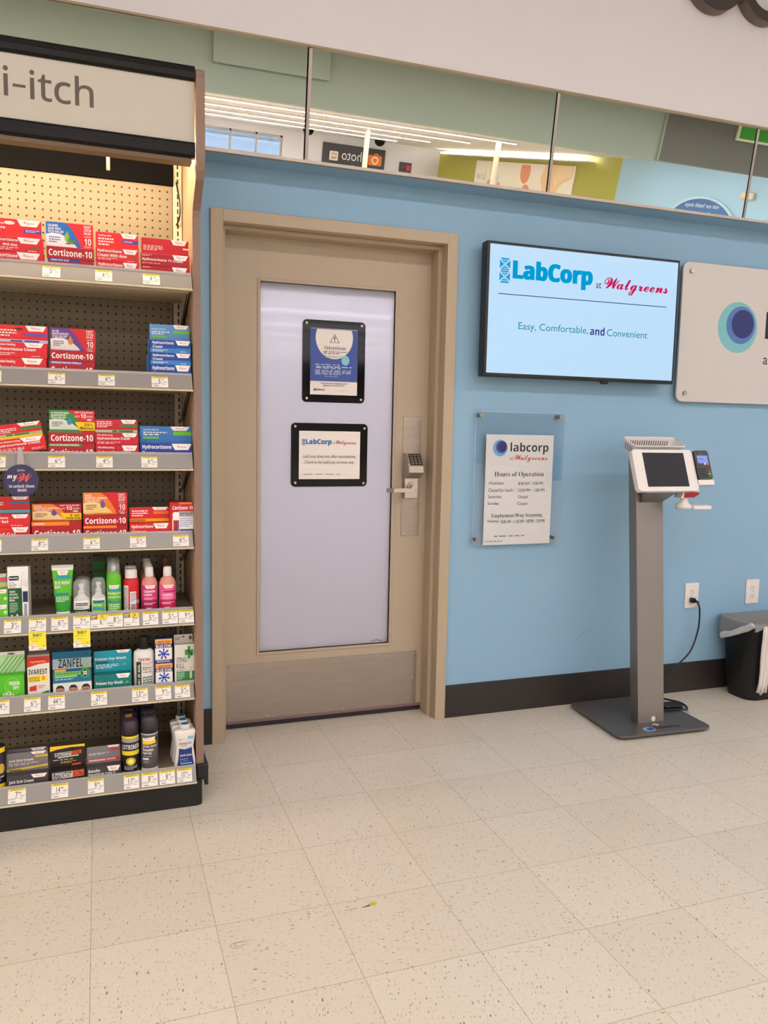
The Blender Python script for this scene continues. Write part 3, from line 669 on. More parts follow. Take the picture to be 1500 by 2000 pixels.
# --- clear acrylic holder with the hours notice
AY = -0.030
AX0, AX1, AZ0, AZ1 = 1.574, 2.015, 0.779, 1.363
ah = thing('acrylic_holder', 'clear acrylic poster holder on steel standoffs, blue wall', 'poster holder', (1.795, 0, 0.78))
b = MB(); f = wallfr(0, 0, AY)
for y_ in (AY, AY+0.008): b.prism(rrect(AX0, AZ0, AX1, AZ1, 0.012, 5), Fr((0, y_, 0), (1, 0, 0), (0, 0, 1), (0, -1, 0)), -0.003, 0.0, M_CLEAR)
b.build('acrylic_plate', ah)
b = MB()
for p0, p1 in (((AX0, AZ0+0.01), (AX0, AZ1-0.01)), ((AX0+0.01, AZ0), (AX1-0.01, AZ0)), ((AX0+0.01, AZ1), (AX1-0.01, AZ1))):
    b.tube([(p0[0], AY+0.003, p0[1]), (p1[0], AY+0.003, p1[1])], 0.0011, mat('acrylic_edge', (196, 214, 226), 0.3), 6)
b.build('polished_edge', ah)
cv = lambda x, y: (900+x/6.45, 780+y/6.45)
for px, py in ((262, 200), (1265, 222), (205, 1775), (1190, 1750)):
    p = at(*cv(px, py), AY-0.012); b = MB(); b.cyl((p.x, -0.001, p.z), (p.x, AY+0.011, p.z), 0.0085, M_STEEL); b.tube([(p.x, AY-0.0005, p.z), (p.x, AY-0.010, p.z), (p.x, AY-0.013, p.z)], [0.0088, 0.0088, 0.0078], M_STEEL, 20); b.build('standoff', ah)
NY = AY+0.0035
nx0, nx1, nz0, nz1 = 1.627, 1.962, 0.780, 1.266
b = MB(); f = wallfr(0, 0, NY); b.prism([(nx0, nz0), (nx1, nz0), (nx1, nz1), (nx0, nz1)], f, -0.0008, 0, M_PAPER)
def nt_(t, l, tp, r, bt, c, st, off=0.0, res=3):
    x0, z0, x1, z1 = pbox(cv, NY, l, tp, r, bt); b.text(f, t, x0, z0, x1, z1, c, st, off, res)
for l, t, r, bt, c in (((404, 610), (497, 507), (588, 610), (490, 717), (110, 178, 214)), ((442, 595), (515, 522), (582, 600), (510, 680), (62, 82, 160)), ((468, 590), (525, 528), (580, 590), (525, 655), (50, 36, 104))):
    x0, z0, x1, z1 = pbox(cv, NY, l, t, r, bt); b.flat(f, ell((x0+x1)/2, (z0+z1)/2, (x1-x0)/2, (z1-z0)/2, 40), c)
nt_('labcorp', (627, 600), (640, 543), (1102, 630), (1040, 695), (20, 16, 18), 'b', -0.005)
nt_('at', (617, 745), (650, 728), (658, 745), (640, 765), (120, 108, 104), 's')
nt_('Walgreens', (672, 730), (700, 698), (1090, 750), (830, 795), (196, 20, 34), 'c')
nt_('Hours of Operation', (424, 940), (440, 910), (1043, 950), (790, 988), INK, 'S', -0.012)
for t, y in (('Weekdays', 1058), ('Closed for lunch', 1143), ('Saturday', 1228), ('Sunday', 1312)):
    xl = {1058: 350, 1143: 346, 1228: 341, 1312: 336}[y]; xr = {1058: 540, 1143: 650, 1228: 512, 1312: 478}[y]
    nt_(t, (xl, y), (xl+20, y-20), (xr, y), (xr-10, y+22+(0 if 'lunch' in t else 4)), (70, 66, 68), 's')
for t, xl, xr, y in (('8:00 AM – 5:00 PM', 724, 1032, 1060), ('12:00 PM – 1:00 PM', 722, 1052, 1145), ('Closed', 716, 838, 1228), ('Closed', 710, 832, 1312)):
    nt_(t, (xl, y), (xl+20, y-19), (xr, y), (xr-10, y+17), (70, 66, 68), 's')
nt_('Employment Drug Screening', (385, 1463), (400, 1440), (1022, 1463), (730, 1495), INK, 'S', -0.012)
nt_('Weekdays', (328, 1535), (345, 1520), (478, 1537), (470, 1556), (80, 76, 78), 's'); nt_('10:00 AM – 11:30 AM  1:00 PM – 3:30 PM', (503, 1535), (520, 1520), (1052, 1535), (1000, 1550), (80, 76, 78), 's')
for xl, xr, y in ((412, 965, 1718), (312, 610, 1787)):
    x0, z0, x1, z1 = pbox(cv, NY, (xl, y), (xl, y-4), (xr, y), (xr, y+4)); b.art(f, x1-x0, z1-z0, [('g', 0, 0, 1, 1, 1, (130, 122, 120))], x0, z0)
tag(b.build('hours_notice'), 'tall white hours of operation notice in the clear holder', 'notice')
# --- two black framed notices on the door glass
DY = LY+0.0155
cv = lambda x, y: (560+x/5.263, 600+y/5.263)
def door_frame(nm, TLp, TRp, BRp, BLp, bolts, lab):
    fy = DY-0.012
    m_ = lambda p, q: ((p[0]+q[0])/2, (p[1]+q[1])/2)
    x0, z0, x1, z1 = pbox(cv, fy, m_(TLp, BLp), m_(TLp, TRp), m_(TRp, BRp), m_(BLp, BRp))
    t = thing('notice_frame', lab, 'frame', ((x0+x1)/2, DY, z0), 'black notice frames on the door glass')
    b = MB(); f = wallfr(0, 0, fy); b.prism(rrect(x0, z0, x1, z1, 0.017, 6), f, -0.011, 0, M_GLOSSBLACK, 0.0015); b.build('panel', t)
    for px, py in bolts:
        p = at(*cv(px, py), fy); b = MB(); b.tube([(p.x, fy, p.z), (p.x, fy-0.004, p.z), (p.x, fy-0.006, p.z)], [0.0058, 0.0058, 0.0045], M_SATIN, 16); b.build('bolt', t)
    return fy
fy = door_frame('', (163, 120), (808, 160), (800, 992), (163, 972), ((203, 160), (770, 196), (203, 935), (760, 953)), 'upright black framed attention notice high on door glass')
PY = fy-0.0012
def sheet(TLp, TRp, BRp, BLp):
    m_ = lambda p, q: ((p[0]+q[0])/2, (p[1]+q[1])/2)
    return pbox(cv, PY, m_(TLp, BLp), m_(TLp, TRp), m_(TRp, BRp), m_(BLp, BRp))
x0, z0, x1, z1 = sheet((243, 208), (730, 240), (723, 912), (243, 893)); w, h = x1-x0, z1-z0
b = MB(); f = Fr((x0, PY, z0), (1, 0, 0), (0, 0, 1), (0, -1, 0)); b.prism([(0, 0), (w, 0), (w, h), (0, h)], f, -0.001, 0, M_PAPER)
b.rect(f, 0, h*0.205, w, h*0.995, (66, 88, 158))
b.flat(f, ell(w*0.74, h*0.53, w*0.085, w*0.10, 30), (136, 196, 212))
cr = [(w*0.50+u*w*0.395, h*0.865+v*w*0.395*1.08) for u, v in ell(0, 0, 1, 1, 48)]
b.flat(f, [(u, min(v, h*0.995)) for u, v in cr if v < h*1.02], M_PAPER)
b.art(f, w, h, [('p', [(0.505, 0.075), (0.61, 0.21), (0.40, 0.21)], (60, 66, 84)), ('p', [(0.505, 0.092), (0.59, 0.204), (0.42, 0.204)], (236, 226, 218)),
    ('p', [(0.49, 0.118), (0.52, 0.118), (0.512, 0.17), (0.498, 0.17)], (50, 54, 80)), ('e', 0.505, 0.187, 0.012, 0.009, (50, 54, 80)),
    ('g', 0.27, 0.335, 0.77, 0.385, 2, (86, 84, 96)), ('g', 0.30, 0.40, 0.72, 0.44, 2, (150, 146, 150)),
    ('g', 0.10, 0.53, 0.86, 0.56, 1, (170, 180, 214)), ('g', 0.12, 0.565, 0.88, 0.605, 2, (232, 234, 244)), ('g', 0.10, 0.62, 0.88, 0.70, 4, (190, 198, 224)), ('g', 0.30, 0.71, 0.72, 0.735, 1, (150, 164, 204)),
    ('t', 'Thank you for your consideration and for', 0.22, 0.815, 0.78, 0.842, (50, 50, 56), 'b'), ('t', 'helping keep our community safe.', 0.27, 0.848, 0.73, 0.875, (50, 50, 56), 'b'),
    ('e', 0.10, 0.925, 0.028, 0.019, (70, 92, 160)), ('t', 'labcorp', 0.14, 0.905, 0.30, 0.948, (40, 40, 46), 'b'), ('g', 0.60, 0.93, 0.92, 0.938, 1, (150, 144, 142))])
b.text(f, 'Attention', w*0.26, h*0.685, w*0.735, h*0.745, (84, 86, 110), 'S', -0.014)
tag(b.build('attention_notice'), 'blue and white attention notice in the upper door frame', 'notice')
fy = door_frame('', (47, 1180), (832, 1208), (822, 1848), (45, 1840), ((86, 1223), (797, 1247), (85, 1805), (785, 1808)), 'wide black framed vaccination notice lower on door glass')
x0, z0, x1, z1 = sheet((127, 1265), (757, 1285), (747, 1768), (125, 1765)); w, h = x1-x0, z1-z0
b = MB(); f = Fr((x0, PY, z0), (1, 0, 0), (0, 0, 1), (0, -1, 0)); b.prism([(0, 0), (w, 0), (w, h), (0, h)], f, -0.001, 0, M_PAPER)
dna(b, f, w*0.045, h*0.705, w*0.098, h*0.835, (20, 92, 150), (236, 226, 218))
b.text(f, 'LabCorp', w*0.108, h*0.695, w*0.525, h*0.84, (14, 100, 168), 'b', 0.015)
b.art(f, w, h, [('t', 'at', 0.548, 0.235, 0.575, 0.27, (110, 104, 104), 's'), ('t', 'Walgreens', 0.59, 0.185, 0.935, 0.30, (176, 40, 52), 'c'),
    ('t', 'LabCorp does not offer vaccinations.', 0.065, 0.49, 0.935, 0.575, (92, 88, 90), 's'), ('t', 'Check in for LabCorp services only.', 0.09, 0.61, 0.91, 0.695, (92, 88, 90), 's'),
    ('g', 0.07, 0.885, 0.95, 0.91, 1, (140, 132, 130))])
tag(b.build('vaccination_notice'), 'white vaccination notice in the lower door frame', 'notice')
# --- outlets
def outlet(x0, x1, z0, z1, lab, plugged):
    t = thing('wall_outlet', lab, 'outlet', ((x0+x1)/2, 0, z0), 'outlets on the blue wall')
    b = MB(); b.box(x0, x1, -0.006, 0, z0, z1, M_WPLAST, 0.003); b.build('cover_plate', t)
    xc, zc = (x0+x1)/2, (z0+z1)/2
    for s in (1, -1):
        b = MB(); z = zc+s*0.021; f = wallfr(xc, z, -0.006)
        b.prism([(u, max(-0.0135, min(0.0135, v))) for u, v in ell(0, 0, 0.0165, 0.0175, 28)], f, 0, 0.002, M_WPLAST)
        for u in (-0.0062, 0.0062): b.rect(f, u-0.0012, -0.001, u+0.0012, 0.0075, (46, 40, 36), 0.0023)
        b.flat(f, ell(0, -0.0075, 0.0026, 0.0026, 12), (46, 40, 36), 0.0023); b.build('receptacle', t)
    b = MB(); b.cyl((xc, -0.006, zc), (xc, -0.0072, zc), 0.0028, M_SATIN, n=12); b.build('screw', t)
outlet(2.757, 2.838, 0.4245, 0.5505, 'white wall outlet with a black plug by the kiosk', True)
outlet(3.137, 3.220, 0.4255, 0.551, 'empty white wall outlet above the wastebasket', False)
# --- kiosk
kk = thing('check_in_kiosk', 'grey steel check-in kiosk with white tablet head', 'kiosk', (2.3, -0.26, 0))
# base plate, turned a little
A = [(2.092, -0.045), (2.069, -0.470), (2.535, -0.486), (2.545, -0.052)]
def rquad(q, r, n=6):
    o = []
    for i in range(4):
        p, a, c = Vector((*q[i], 0)), Vector((*q[i-1], 0)), Vector((*q[(i+1) % 4], 0))
        d0 = (a-p).normalized(); d1 = (c-p).normalized()
        for k in range(n+1):
            s = k/n; o.append(tuple((p+d0*r*(1-s)**2+d1*r*s**2)[:2]))
    return o
flr = Fr((0, 0, 0), (1, 0, 0), (0, 1, 0), (0, 0, 1))
b = MB(); b.prism(rquad(A, 0.035), flr, 0.012, 0.022, M_KBASE, 0.0015); b.build('base_plate', kk)
for px, py in ((2.13, -0.43), (2.49, -0.44), (2.13, -0.09), (2.50, -0.09)):
    b = MB(); b.cyl((px, py, 0), (px, py, 0.013), 0.02, M_BLACK); b.build('rubber_foot', kk)
b = MB(); b.prism(rquad([(2.105, -0.058), (2.083, -0.458), (2.522, -0.474), (2.532, -0.066)], 0.03), flr, 0.004, 0.0125, M_BLACKPAINT); b.build('base_underside', kk)
# column leaning back
cx0, cx1 = 2.237, 2.377
def cy_(z): return -0.366+0.0893*z
b = MB(); fr = Fr((cx0, 0, 0), (0, 1, 0), (0, 0, 1), (1, 0, 0)); zt_ = 1.19
b.prism([(cy_(0.02), 0.02), (cy_(0.02)+0.052, 0.02), (cy_(zt_)+0.062, zt_-0.004), (cy_(zt_)+0.05, zt_+0.004), (cy_(zt_), zt_-0.07)], fr, 0, cx1-cx0, M_KIOSK, 0.0025)
b.build('column', kk)
fl = Vector((0, 0.0893, 1)).normalized(); f = Fr((cx0, cy_(0), 0), (1, 0, 0), fl)
p = at(1276, 1403.5, cy_(0.04)); b = MB(); b.flat(f, ell(p.x-cx0, p.z, 0.011, 0.0115, 24), (222, 212, 196), 0.0006)
b.art(f, 0.012, 0.004, [('g', 0, 0, 1, 1, 1, (140, 130, 120))], p.x-cx0-0.006, p.z-0.002); b.build('round_sticker', kk)
# sticker on the base
f = Fr((0, 0, 0.0222), (1, 0, 0), (0, 1, 0), (0, 0, 1))
b = MB(); g = lambda x, y: floor_at(1080+x/3.571, 1100+y/3.571, 0.0225)
for c_, rr, ry, col in (((672, 1158), 0.034, 0.024, (140, 200, 226)), ((678, 1157), 0.024, 0.017, (52, 120, 196)), ((684, 1156), 0.015, 0.011, (40, 52, 120))):
    q = g(*c_); b.flat(f, ell(q.x, q.y, rr*0.80, ry*0.95, 28), col)
b.build('oval_sticker', kk); b = MB()
q0, q1 = g(715, 1152), g(885, 1135); f2 = Fr((q0.x, q0.y-0.014, 0.0222), (q1.x-q0.x, q1.y-q0.y, 0), (0.03, 1, 0), (0, 0, 1))
b.text(f2, 'labcorp', 0, 0, (q1-q0).length, 0.036, (38, 32, 34), 'b', n=0.0008); b.build('logo_sticker', kk)
q = g(715, 1128); b = MB(); b.flat(Fr((q.x, q.y, 0.0226), (1, 0, 0), (0, 1, 0), (0, 0, 1)), [(-0.018, 0.006), (0.004, 0.012), (0.016, 0.002), (0.006, -0.016), (-0.004, -0.006)], (226, 216, 200), 0.0012); b.build('torn_sticker', kk)
# head: tilted plate
HB, HT = (-0.400, 1.047), (-0.335, 1.2145)
hv = Vector((0, HT[0]-HB[0], HT[1]-HB[1])); hl = hv.length
hf = Fr((0, HB[0], HB[1]), (1, 0, 0), hv); hf.N = -hf.N if hf.N.y > 0 else hf.N
def onhead(px, py):
    d = fw + rt*((px-750)/FPX) - up*((py-1000)/FPX); k = (hf.O-CAM).dot(hf.N)/d.dot(hf.N); q = CAM+d*k-hf.O
    return q.dot(hf.U), q.dot(hf.V)
cv = lambda x, y: (1180+x/6.25, 820+y/6.25)
hq = [onhead(*cv(x, y)) for x, y in ((335, 365), (1060, 370), (1168, 850), (425, 862))]
hx0 = (hq[0][0]+hq[3][0])/2; hx1 = (hq[1][0]+hq[2][0])/2
b = MB(); b.prism(rrect(hx0, -0.002, hx1, hl+0.002, 0.014, 6), hf, -0.026, 0, M_WPLAST, 0.004, 3); hd = b.build('tablet_head', kk); hd['label'] = 'white tablet housing'
sq = [onhead(*cv(x, y)) for x, y in ((450, 402), (950, 402), (1055, 812), (550, 818))]
ux0, ux1, vz0, vz1 = (sq[0][0]+sq[3][0])/2, (sq[1][0]+sq[2][0])/2, (sq[2][1]+sq[3][1])/2, (sq[0][1]+sq[1][1])/2
b = MB(); b.prism([(ux0, vz0), (ux1, vz0), (ux1, vz1), (ux0, vz1)], hf, -0.002, 0.0006, mat('dark_tablet_glass', (32, 32, 38), 0.38, spec=0.25, noise=0.12, nscale=30)); b.build('tablet_screen', hd)
u, v = onhead(*cv(472, 605)); b = MB(); b.flat(hf, ell(u, v, 0.002, 0.002, 10), (90, 82, 78), 0.0008); b.build('tablet_camera', hd)
b = MB(); b.box(cx0+0.012, cx1-0.012, HT[0]+0.0, cy_(1.1)+0.01, 1.075, 1.165, M_KIOSK, 0.004); b.build('head_arm', kk)
b = MB(); fr = Fr((cx0+0.02, 0, 0), (0, 1, 0), (0, 0, 1), (1, 0, 0)); b.prism([(HB[0]+0.028, 1.056), (HB[0]+0.02, 1.040), (cy_(1.0), 0.985), (cy_(1.06), 1.06)], fr, 0, cx1-cx0-0.03, M_KIOSK); b.build('head_bracket', kk)
# scanner under the head
def sp(x, y, Y=-0.375): return at(*cv(x, y), Y)
b = MB(); f = wallfr(0, 0, -0.375)
P_ = lambda pts: [(sp(*p).x, sp(*p).z) for p in pts]
b.prism(P_([(985, 855), (1165, 848), (1162, 880), (1000, 890), (975, 960), (940, 958)]), f, -0.05, 0.0, M_WPLAST, 0.002); b.build('scanner_head', kk)
b = MB(); b.prism(P_([(985, 888), (1150, 886), (1158, 905), (1092, 948), (972, 946)]), f, -0.04, 0.004, mat('red_scanner_window', (150, 16, 22), 0.12, emit=(150, 10, 16), estr=0.12), 0.001); o = b.build('scanner_window', kk); o['label'] = 'dark red scanner window'
c0 = sp(1015, 960); b = MB()
zz = c0.z
b.tube([(sp(1015, 950).x, -0.355, sp(1015, 945).z), (sp(1015, 985).x, -0.355, sp(1015, 985).z), (sp(1015, 1010).x, -0.355, sp(1015, 1012).z), (sp(1010, 1040).x, -0.355, sp(1010, 1040).z), (sp(1005, 1060).x, -0.355, sp(1005, 1060).z), (sp(1005, 1084).x, -0.355, sp(1005, 1084).z)], [0.016, 0.015, 0.019, 0.031, 0.036, 0.034], M_WPLAST, 24)
tp = [sp(1050, 1030, -0.36), sp(1150, 1050, -0.37), sp(1275, 1058, -0.385)]
b.prism([(tp[0].x, -0.385), (tp[2].x, -0.405), (tp[2].x+0.006, -0.355), (tp[0].x, -0.33)], Fr((0, 0, 0), (1, 0, 0), (0, 1, 0), (0, 0, 1)), tp[2].z-0.012, tp[2].z+0.006, M_WPLAST, 0.004)
b.build('scanner_stand', kk)
# cradle and payment terminal
f = hf; cq = [onhead(*cv(x, y)) for x, y in ((1065, 385), (1232, 382), (1320, 728), (1150, 735))]
tx0 = (cq[0][0]+cq[3][0])/2; tx1 = (cq[1][0]+cq[2][0])/2; tv0 = (cq[2][1]+cq[3][1])/2; tv1 = (cq[0][1]+cq[1][1])/2
b = MB(); b.prism(rrect(tx0-0.006, tv0-0.024, tx1+0.006, tv0+0.05, 0.006), hf, -0.024, -0.012, M_WPLAST, 0.002); b.prism(rrect(tx0-0.004, tv0-0.024, tx1+0.004, tv0-0.002, 0.004), hf, -0.02, 0.008, M_WPLAST, 0.002)
b.prism(rrect(hx1-0.02, tv0+0.03, tx0+0.02, tv1-0.03, 0.004), hf, -0.024, -0.0125, M_WPLAST); b.build('terminal_cradle', kk)
pt = thing('payment_terminal', 'black card payment terminal beside the kiosk tablet', 'card reader', tuple(hf.pt((tx0+tx1)/2, tv0)))
b = MB(); b.prism(rrect(tx0, tv0, tx1, tv1, 0.008, 6), hf, -0.0105, 0.010, M_BLACK, 0.003); b.build('body', pt)
th = tv1-tv0; tw = tx1-tx0
b = MB(); b.prism([(tx0+tw*0.14, tv0+th*0.55), (tx0+tw*0.88, tv0+th*0.55), (tx0+tw*0.88, tv0+th*0.82), (tx0+tw*0.14, tv0+th*0.82)], hf, 0.009, 0.0106, mat('terminal_display', (30, 34, 60), 0.2, emit=(92, 108, 178), estr=0.8))
b.art(hf, tw, th, [('g', 0.22, 0.28, 0.75, 0.33, 1, (30, 34, 70)), ('r', 0.55, 0.44, 0.68, 0.505, (224, 222, 220)), ('r', 0.74, 0.44, 0.88, 0.505, (226, 96, 96)), ('g', 0.40, 0.115, 0.62, 0.135, 1, (200, 200, 204))], tx0, tv0)
for v_ in list(b.bm.verts)[8:]: v_.co += hf.N*0.0106
b.build('display', pt)
for r in range(4):
    for c in range(4):
        if c == 3 and r == 0: continue
        col = [(52, 52, 56)]*3+[[None, (214, 44, 44), (228, 196, 40), (40, 150, 70)][r]]
        u = tx0+tw*(0.14+c*0.20); v = tv0+th*(0.33-r*0.085)
        b = MB(); b.prism(rrect(u, v, u+tw*0.145, v+th*0.045, 0.0012, 2), hf, 0.009, 0.0118, col[c]); b.build('key', pt)
# basket on top of the head
bf_, bb_ = Vector((0, -0.300, 1.2285)), Vector((0, -0.215, 1.2655))
bx0, bx1 = 2.192, 2.459
bn = Vector((0, -(bb_.z-bf_.z), bb_.y-bf_.y)).normalized()*-1
f = Fr((0, bf_.y, bf_.z), (1, 0, 0), bb_-bf_); f.N = f.U.cross(f.V); f.N = f.N if f.N.z > 0 else -f.N
bl = (bb_-bf_).length
bk = thing('basket', 'small white plastic basket perched on the kiosk head', 'basket', (2.325, -0.25, 1.2))
b = MB(); dd = 0.048
ot = rrect(bx0, 0, bx1, bl, 0.018, 5); ob = rrect(bx0+0.012, 0.010, bx1-0.012, bl-0.006, 0.016, 5)
nk = len(ot)
A_ = [f.pt(u, v, 0) for u, v in ot]; B_ = [f.pt(u, v, -dd) for u, v in ob]
in_ = lambda pts, k: [((u-(bx0+bx1)/2)*(1-k/((bx1-bx0)/2))+(bx0+bx1)/2, (v-bl/2)*(1-k/(bl/2))+bl/2) for u, v in pts]
A2 = [f.pt(u, v, 0) for u, v in in_(ot, 0.003)]; B2 = [f.pt(u, v, -dd+0.003) for u, v in in_(ob, 0.003)]
for i in range(nk):
    j = (i+1) % nk
    for P0, P1 in ((A_, B_), (A2, B2)): b.poly([P0[i], P0[j], P1[j], P1[i]], M_WPLAST, True)
b.poly(B_, M_WPLAST); b.poly(B2, M_WPLAST); b.tube([*A_, A_[0]], 0.0034, M_WPLAST, 8)
bw = b.build('basket_body', bk)
b = MB()
def slot(face_pts): b.poly(face_pts, (92, 84, 80))
for k in range(18):
    u = bx0+0.03+k*(bx1-bx0-0.06)/17
    for v_, v2, sg in ((bl-0.0033, bl-0.0085, -1), (0.0, 0.0095, -1)):
        pts = [f.pt(u-0.002, v_+(v2-v_)*0.25, -dd*0.25), f.pt(u+0.002, v_+(v2-v_)*0.25, -dd*0.25), f.pt(u+0.002, v_+(v2-v_)*0.85, -dd*0.85), f.pt(u-0.002, v_+(v2-v_)*0.85, -dd*0.85)]
        off = -f.V*0.0012; slot([q+off for q in pts])
for k in range(4):
    v = bl*(0.25+0.16*k); pts = [f.pt(bx0-0.0008+0.012*t_, v+s_*0.0025, -dd*t_) for t_, s_ in ((0.25, -1), (0.25, 1), (0.85, 1), (0.85, -1))]; slot(pts)
b.build('slot', bk)['kind'] = 'stuff'
for (u0, v0, u1, v1, lab) in ((2.23, 0.025, 2.33, 0.055, 'white pen with dark tip at left in the basket'), (2.29, 0.060, 2.40, 0.030, 'white pen with dark tip at right in the basket')):
    b = MB(); p0, p1 = f.pt(u0, v0, -dd+0.008), f.pt(u1, v1, -dd+0.010); d = (p1-p0)
    b.tube([p0, p0+d*0.12], [0.001, 0.0036], M_DKGREY, 10); b.tube([p0+d*0.12, p1], 0.0036, M_WPLAST, 10); tag(b.build('pen'), lab, 'pen', 'pens in the basket')
b = MB(); b.prism([(2.25, 0.02), (2.34, 0.03), (2.335, 0.065), (2.245, 0.055)], f, -dd+0.003, -dd+0.0045, M_PAPER); tag(b.build('paper_slip'), 'white paper slip lying on the basket bottom', 'paper')
# power cord
crd = thing('power_cord', 'black power cord looping from outlet to kiosk base', 'cord', (2.823, -0.02, 0.456))
cz = [at(1080+x/3.571, 1100+y/3.571, -0.05) for x, y in [(1005, 268), (1020, 300), (1022, 380), (1008, 480), (960, 610), (880, 700), (800, 785), (770, 820)]]
pts = [cz[0]+Vector((0, 0.008, 0))]+cz[1:]
pts += [Vector((2.60, -0.045, 0.055)), Vector((2.575, -0.05, 0.02)), Vector((2.585, -0.075, 0.010)), Vector((2.615, -0.11, 0.007)), Vector((2.638, -0.155, 0.007)), Vector((2.630, -0.205, 0.007)), Vector((2.603, -0.245, 0.008)), Vector((2.565, -0.272, 0.020)), Vector((2.52, -0.282, 0.030)), Vector((2.45, -0.275, 0.030)), Vector((2.385, -0.27, 0.032))]
def smooth(p, n=6):
    o = []
    for i in range(len(p)-1):
        a, b_, c, d = p[max(0, i-1)], p[i], p[i+1], p[min(len(p)-1, i+2)]
        for k in range(n):
            t = k/n; o.append(0.5*((2*b_)+(c-a)*t+(2*a-5*b_+4*c-d)*t*t+(3*b_-a-3*c+d)*t**3))
    return o+[p[-1]]
b = MB(); b.tube(smooth(pts), 0.0042, M_BLACK, 10); b.build('cable', crd)
pl = at(1080+975/3.571, 1100+258/3.571, -0.02)
b = MB(); b.box(pl.x-0.011, pl.x+0.011, -0.034, -0.0085, pl.z-0.013, pl.z+0.012, M_BLACK, 0.005, 3); b.tube([(pl.x+0.005, -0.034, pl.z-0.002), (pl.x+0.018, -0.045, pl.z-0.008)], [0.007, 0.0045], M_BLACK, 12); b.build('plug', crd)
q = at(1080+993/3.571, 1100+292/3.571, -0.03); b = MB(); b.prism([(-0.012, -0.007), (0.009, -0.009), (0.013, 0.006), (-0.004, 0.008)], wallfr(q.x, q.z, -0.038), 0, 0.0012, (196, 204, 190)); b.build('cord_tag', crd)
b = MB(); b.prism(rquad([(2.47, -0.20), (2.46, -0.262), (2.565, -0.268), (2.565, -0.215)], 0.012, 3), flr, 0.0225, 0.042, M_BLACK, 0.004); b.build('adapter', crd)
# --- wastebasket with liner
wb = thing('wastebasket', 'black wastebasket with a clear liner at the right edge', 'trash can', (3.17, -0.14, 0))
def ringr(x0, x1, y0, y1, r, z): return [Vector((u, v, z)) for u, v in rrect(x0, y0, x1, y1, r, 5)]
lv = [ringr(2.985, 3.335, -0.224, -0.050, 0.06, 0.0), ringr(2.983, 3.337, -0.227, -0.048, 0.06, 0.02), ringr(2.957, 3.363, -0.256, -0.026, 0.045, 0.372), ringr(2.951, 3.369, -0.262, -0.020, 0.045, 0.374), ringr(2.951, 3.369, -0.262, -0.020, 0.045, 0.384), ringr(2.958, 3.362, -0.255, -0.027, 0.04, 0.384), ringr(2.990, 3.330, -0.220, -0.054, 0.055, 0.012)]
b = MB(); M_BIN = mat('black_bin_plastic', (22, 21, 21), 0.5, bump=0.15, nscale=220)
vr = [[b.bm.verts.new(p) for p in r] for r in lv]
for i in range(len(vr)-1):
    for j in range(len(vr[0])): b.face([vr[i][j], vr[i][(j+1) % 24], vr[i+1][(j+1) % 24], vr[i+1][j]], M_BIN, True)
b.face(vr[0][::-1], M_BIN); b.face(vr[-1], M_BIN); b.build('bin_body', wb)
# liner: folded over the rim, hanging longer at the left corner and in a strip at the front
rnd = random.Random(5); b = MB(); n = 96
rimo = rrect(2.946, -0.267, 3.374, -0.015, 0.05, 23); 
def hang(u, v):
    h = 0.020
    if v < -0.2 and u < 3.09: h = 0.030*max(0, 1-abs(u-2.95)/0.06)+0.012 if u < 3.0 else 0.010
    if u < 2.962: h = 0.012+0.070*max(0, min(1, (v+0.235)/0.17))
    elif v > -0.08: h = 0.03
    return h
ring_in, ring_top, ring_out = [], [], []
rim_t, rim_b = rrect(2.967, -0.246, 3.353, -0.036, 0.03, 23), rrect(3.000, -0.212, 3.320, -0.070, 0.03, 23)
for (u, v), pt_, pb_ in zip(rimo, rim_t, rim_b):
    cxm, cym = 3.16, -0.141; d = Vector((u-cxm, v-cym, 0)).normalized(); w_ = rnd.uniform(-0.002, 0.002)
    ring_in.append(b.bm.verts.new((pb_[0]+w_*2, pb_[1]+w_*2, 0.29))); ring_top.append((b.bm.verts.new((pt_[0], pt_[1], 0.3885+w_)), b.bm.verts.new(Vector((u, v, 0.3885+w_))+d*0.001)))
    h = hang(u, v); ring_out.append(b.bm.verts.new(Vector((u, v, 0.386-h+rnd.uniform(-0.003, 0.003)))+d*(0.0035+w_)))
k = len(rimo)
for j in range(k):
    q = (j+1) % k
    b.face([ring_in[j], ring_in[q], ring_top[q][0], ring_top[j][0]], M_FILM, True); b.face([ring_top[j][0], ring_top[q][0], ring_top[q][1], ring_top[j][1]], M_FILM, True); b.face([ring_top[j][1], ring_top[q][1], ring_out[q], ring_out[j]], M_FILM, True)
ln = tag(b.build('bin_liner'), 'clear plastic bag lining the black wastebasket', 'bin liner')
M_FILMW = mat('bunched_white_film', (226, 216, 208), 0.45, bump=0.5, nscale=60)
b = MB(); cvb = lambda x, y: (1380+x/8.333, 1160+y/8.333)
def at_x(px, py, X):
    d = fw + rt*((px-750)/FPX) - up*((py-1000)/FPX); return CAM + d*((X-CX)/d.x)
te = [(238, 615), (310, 598), (400, 596), (500, 556), (570, 528), (650, 506), (730, 470), (775, 500), (812, 532)]
be = [(250, 722), (320, 705), (400, 690), (500, 664), (580, 640), (660, 618), (730, 590), (775, 565), (812, 546)]
A3 = smooth([at_x(*cvb(*p), 2.942) for p in te], 4); B3 = smooth([at_x(*cvb(*p), 2.942) for p in be], 4); rows = []
for i in range(len(A3)):
    r = []
    for q in range(9):
        t = q/8; p = A3[i].lerp(B3[i], t); p.x -= 0.003+0.010*math.sin(math.pi*t)+0.0022*math.sin(t*17+i*0.9)+rnd.uniform(-0.0012, 0.0012)
        r.append(b.bm.verts.new(p))
    rows.append(r)
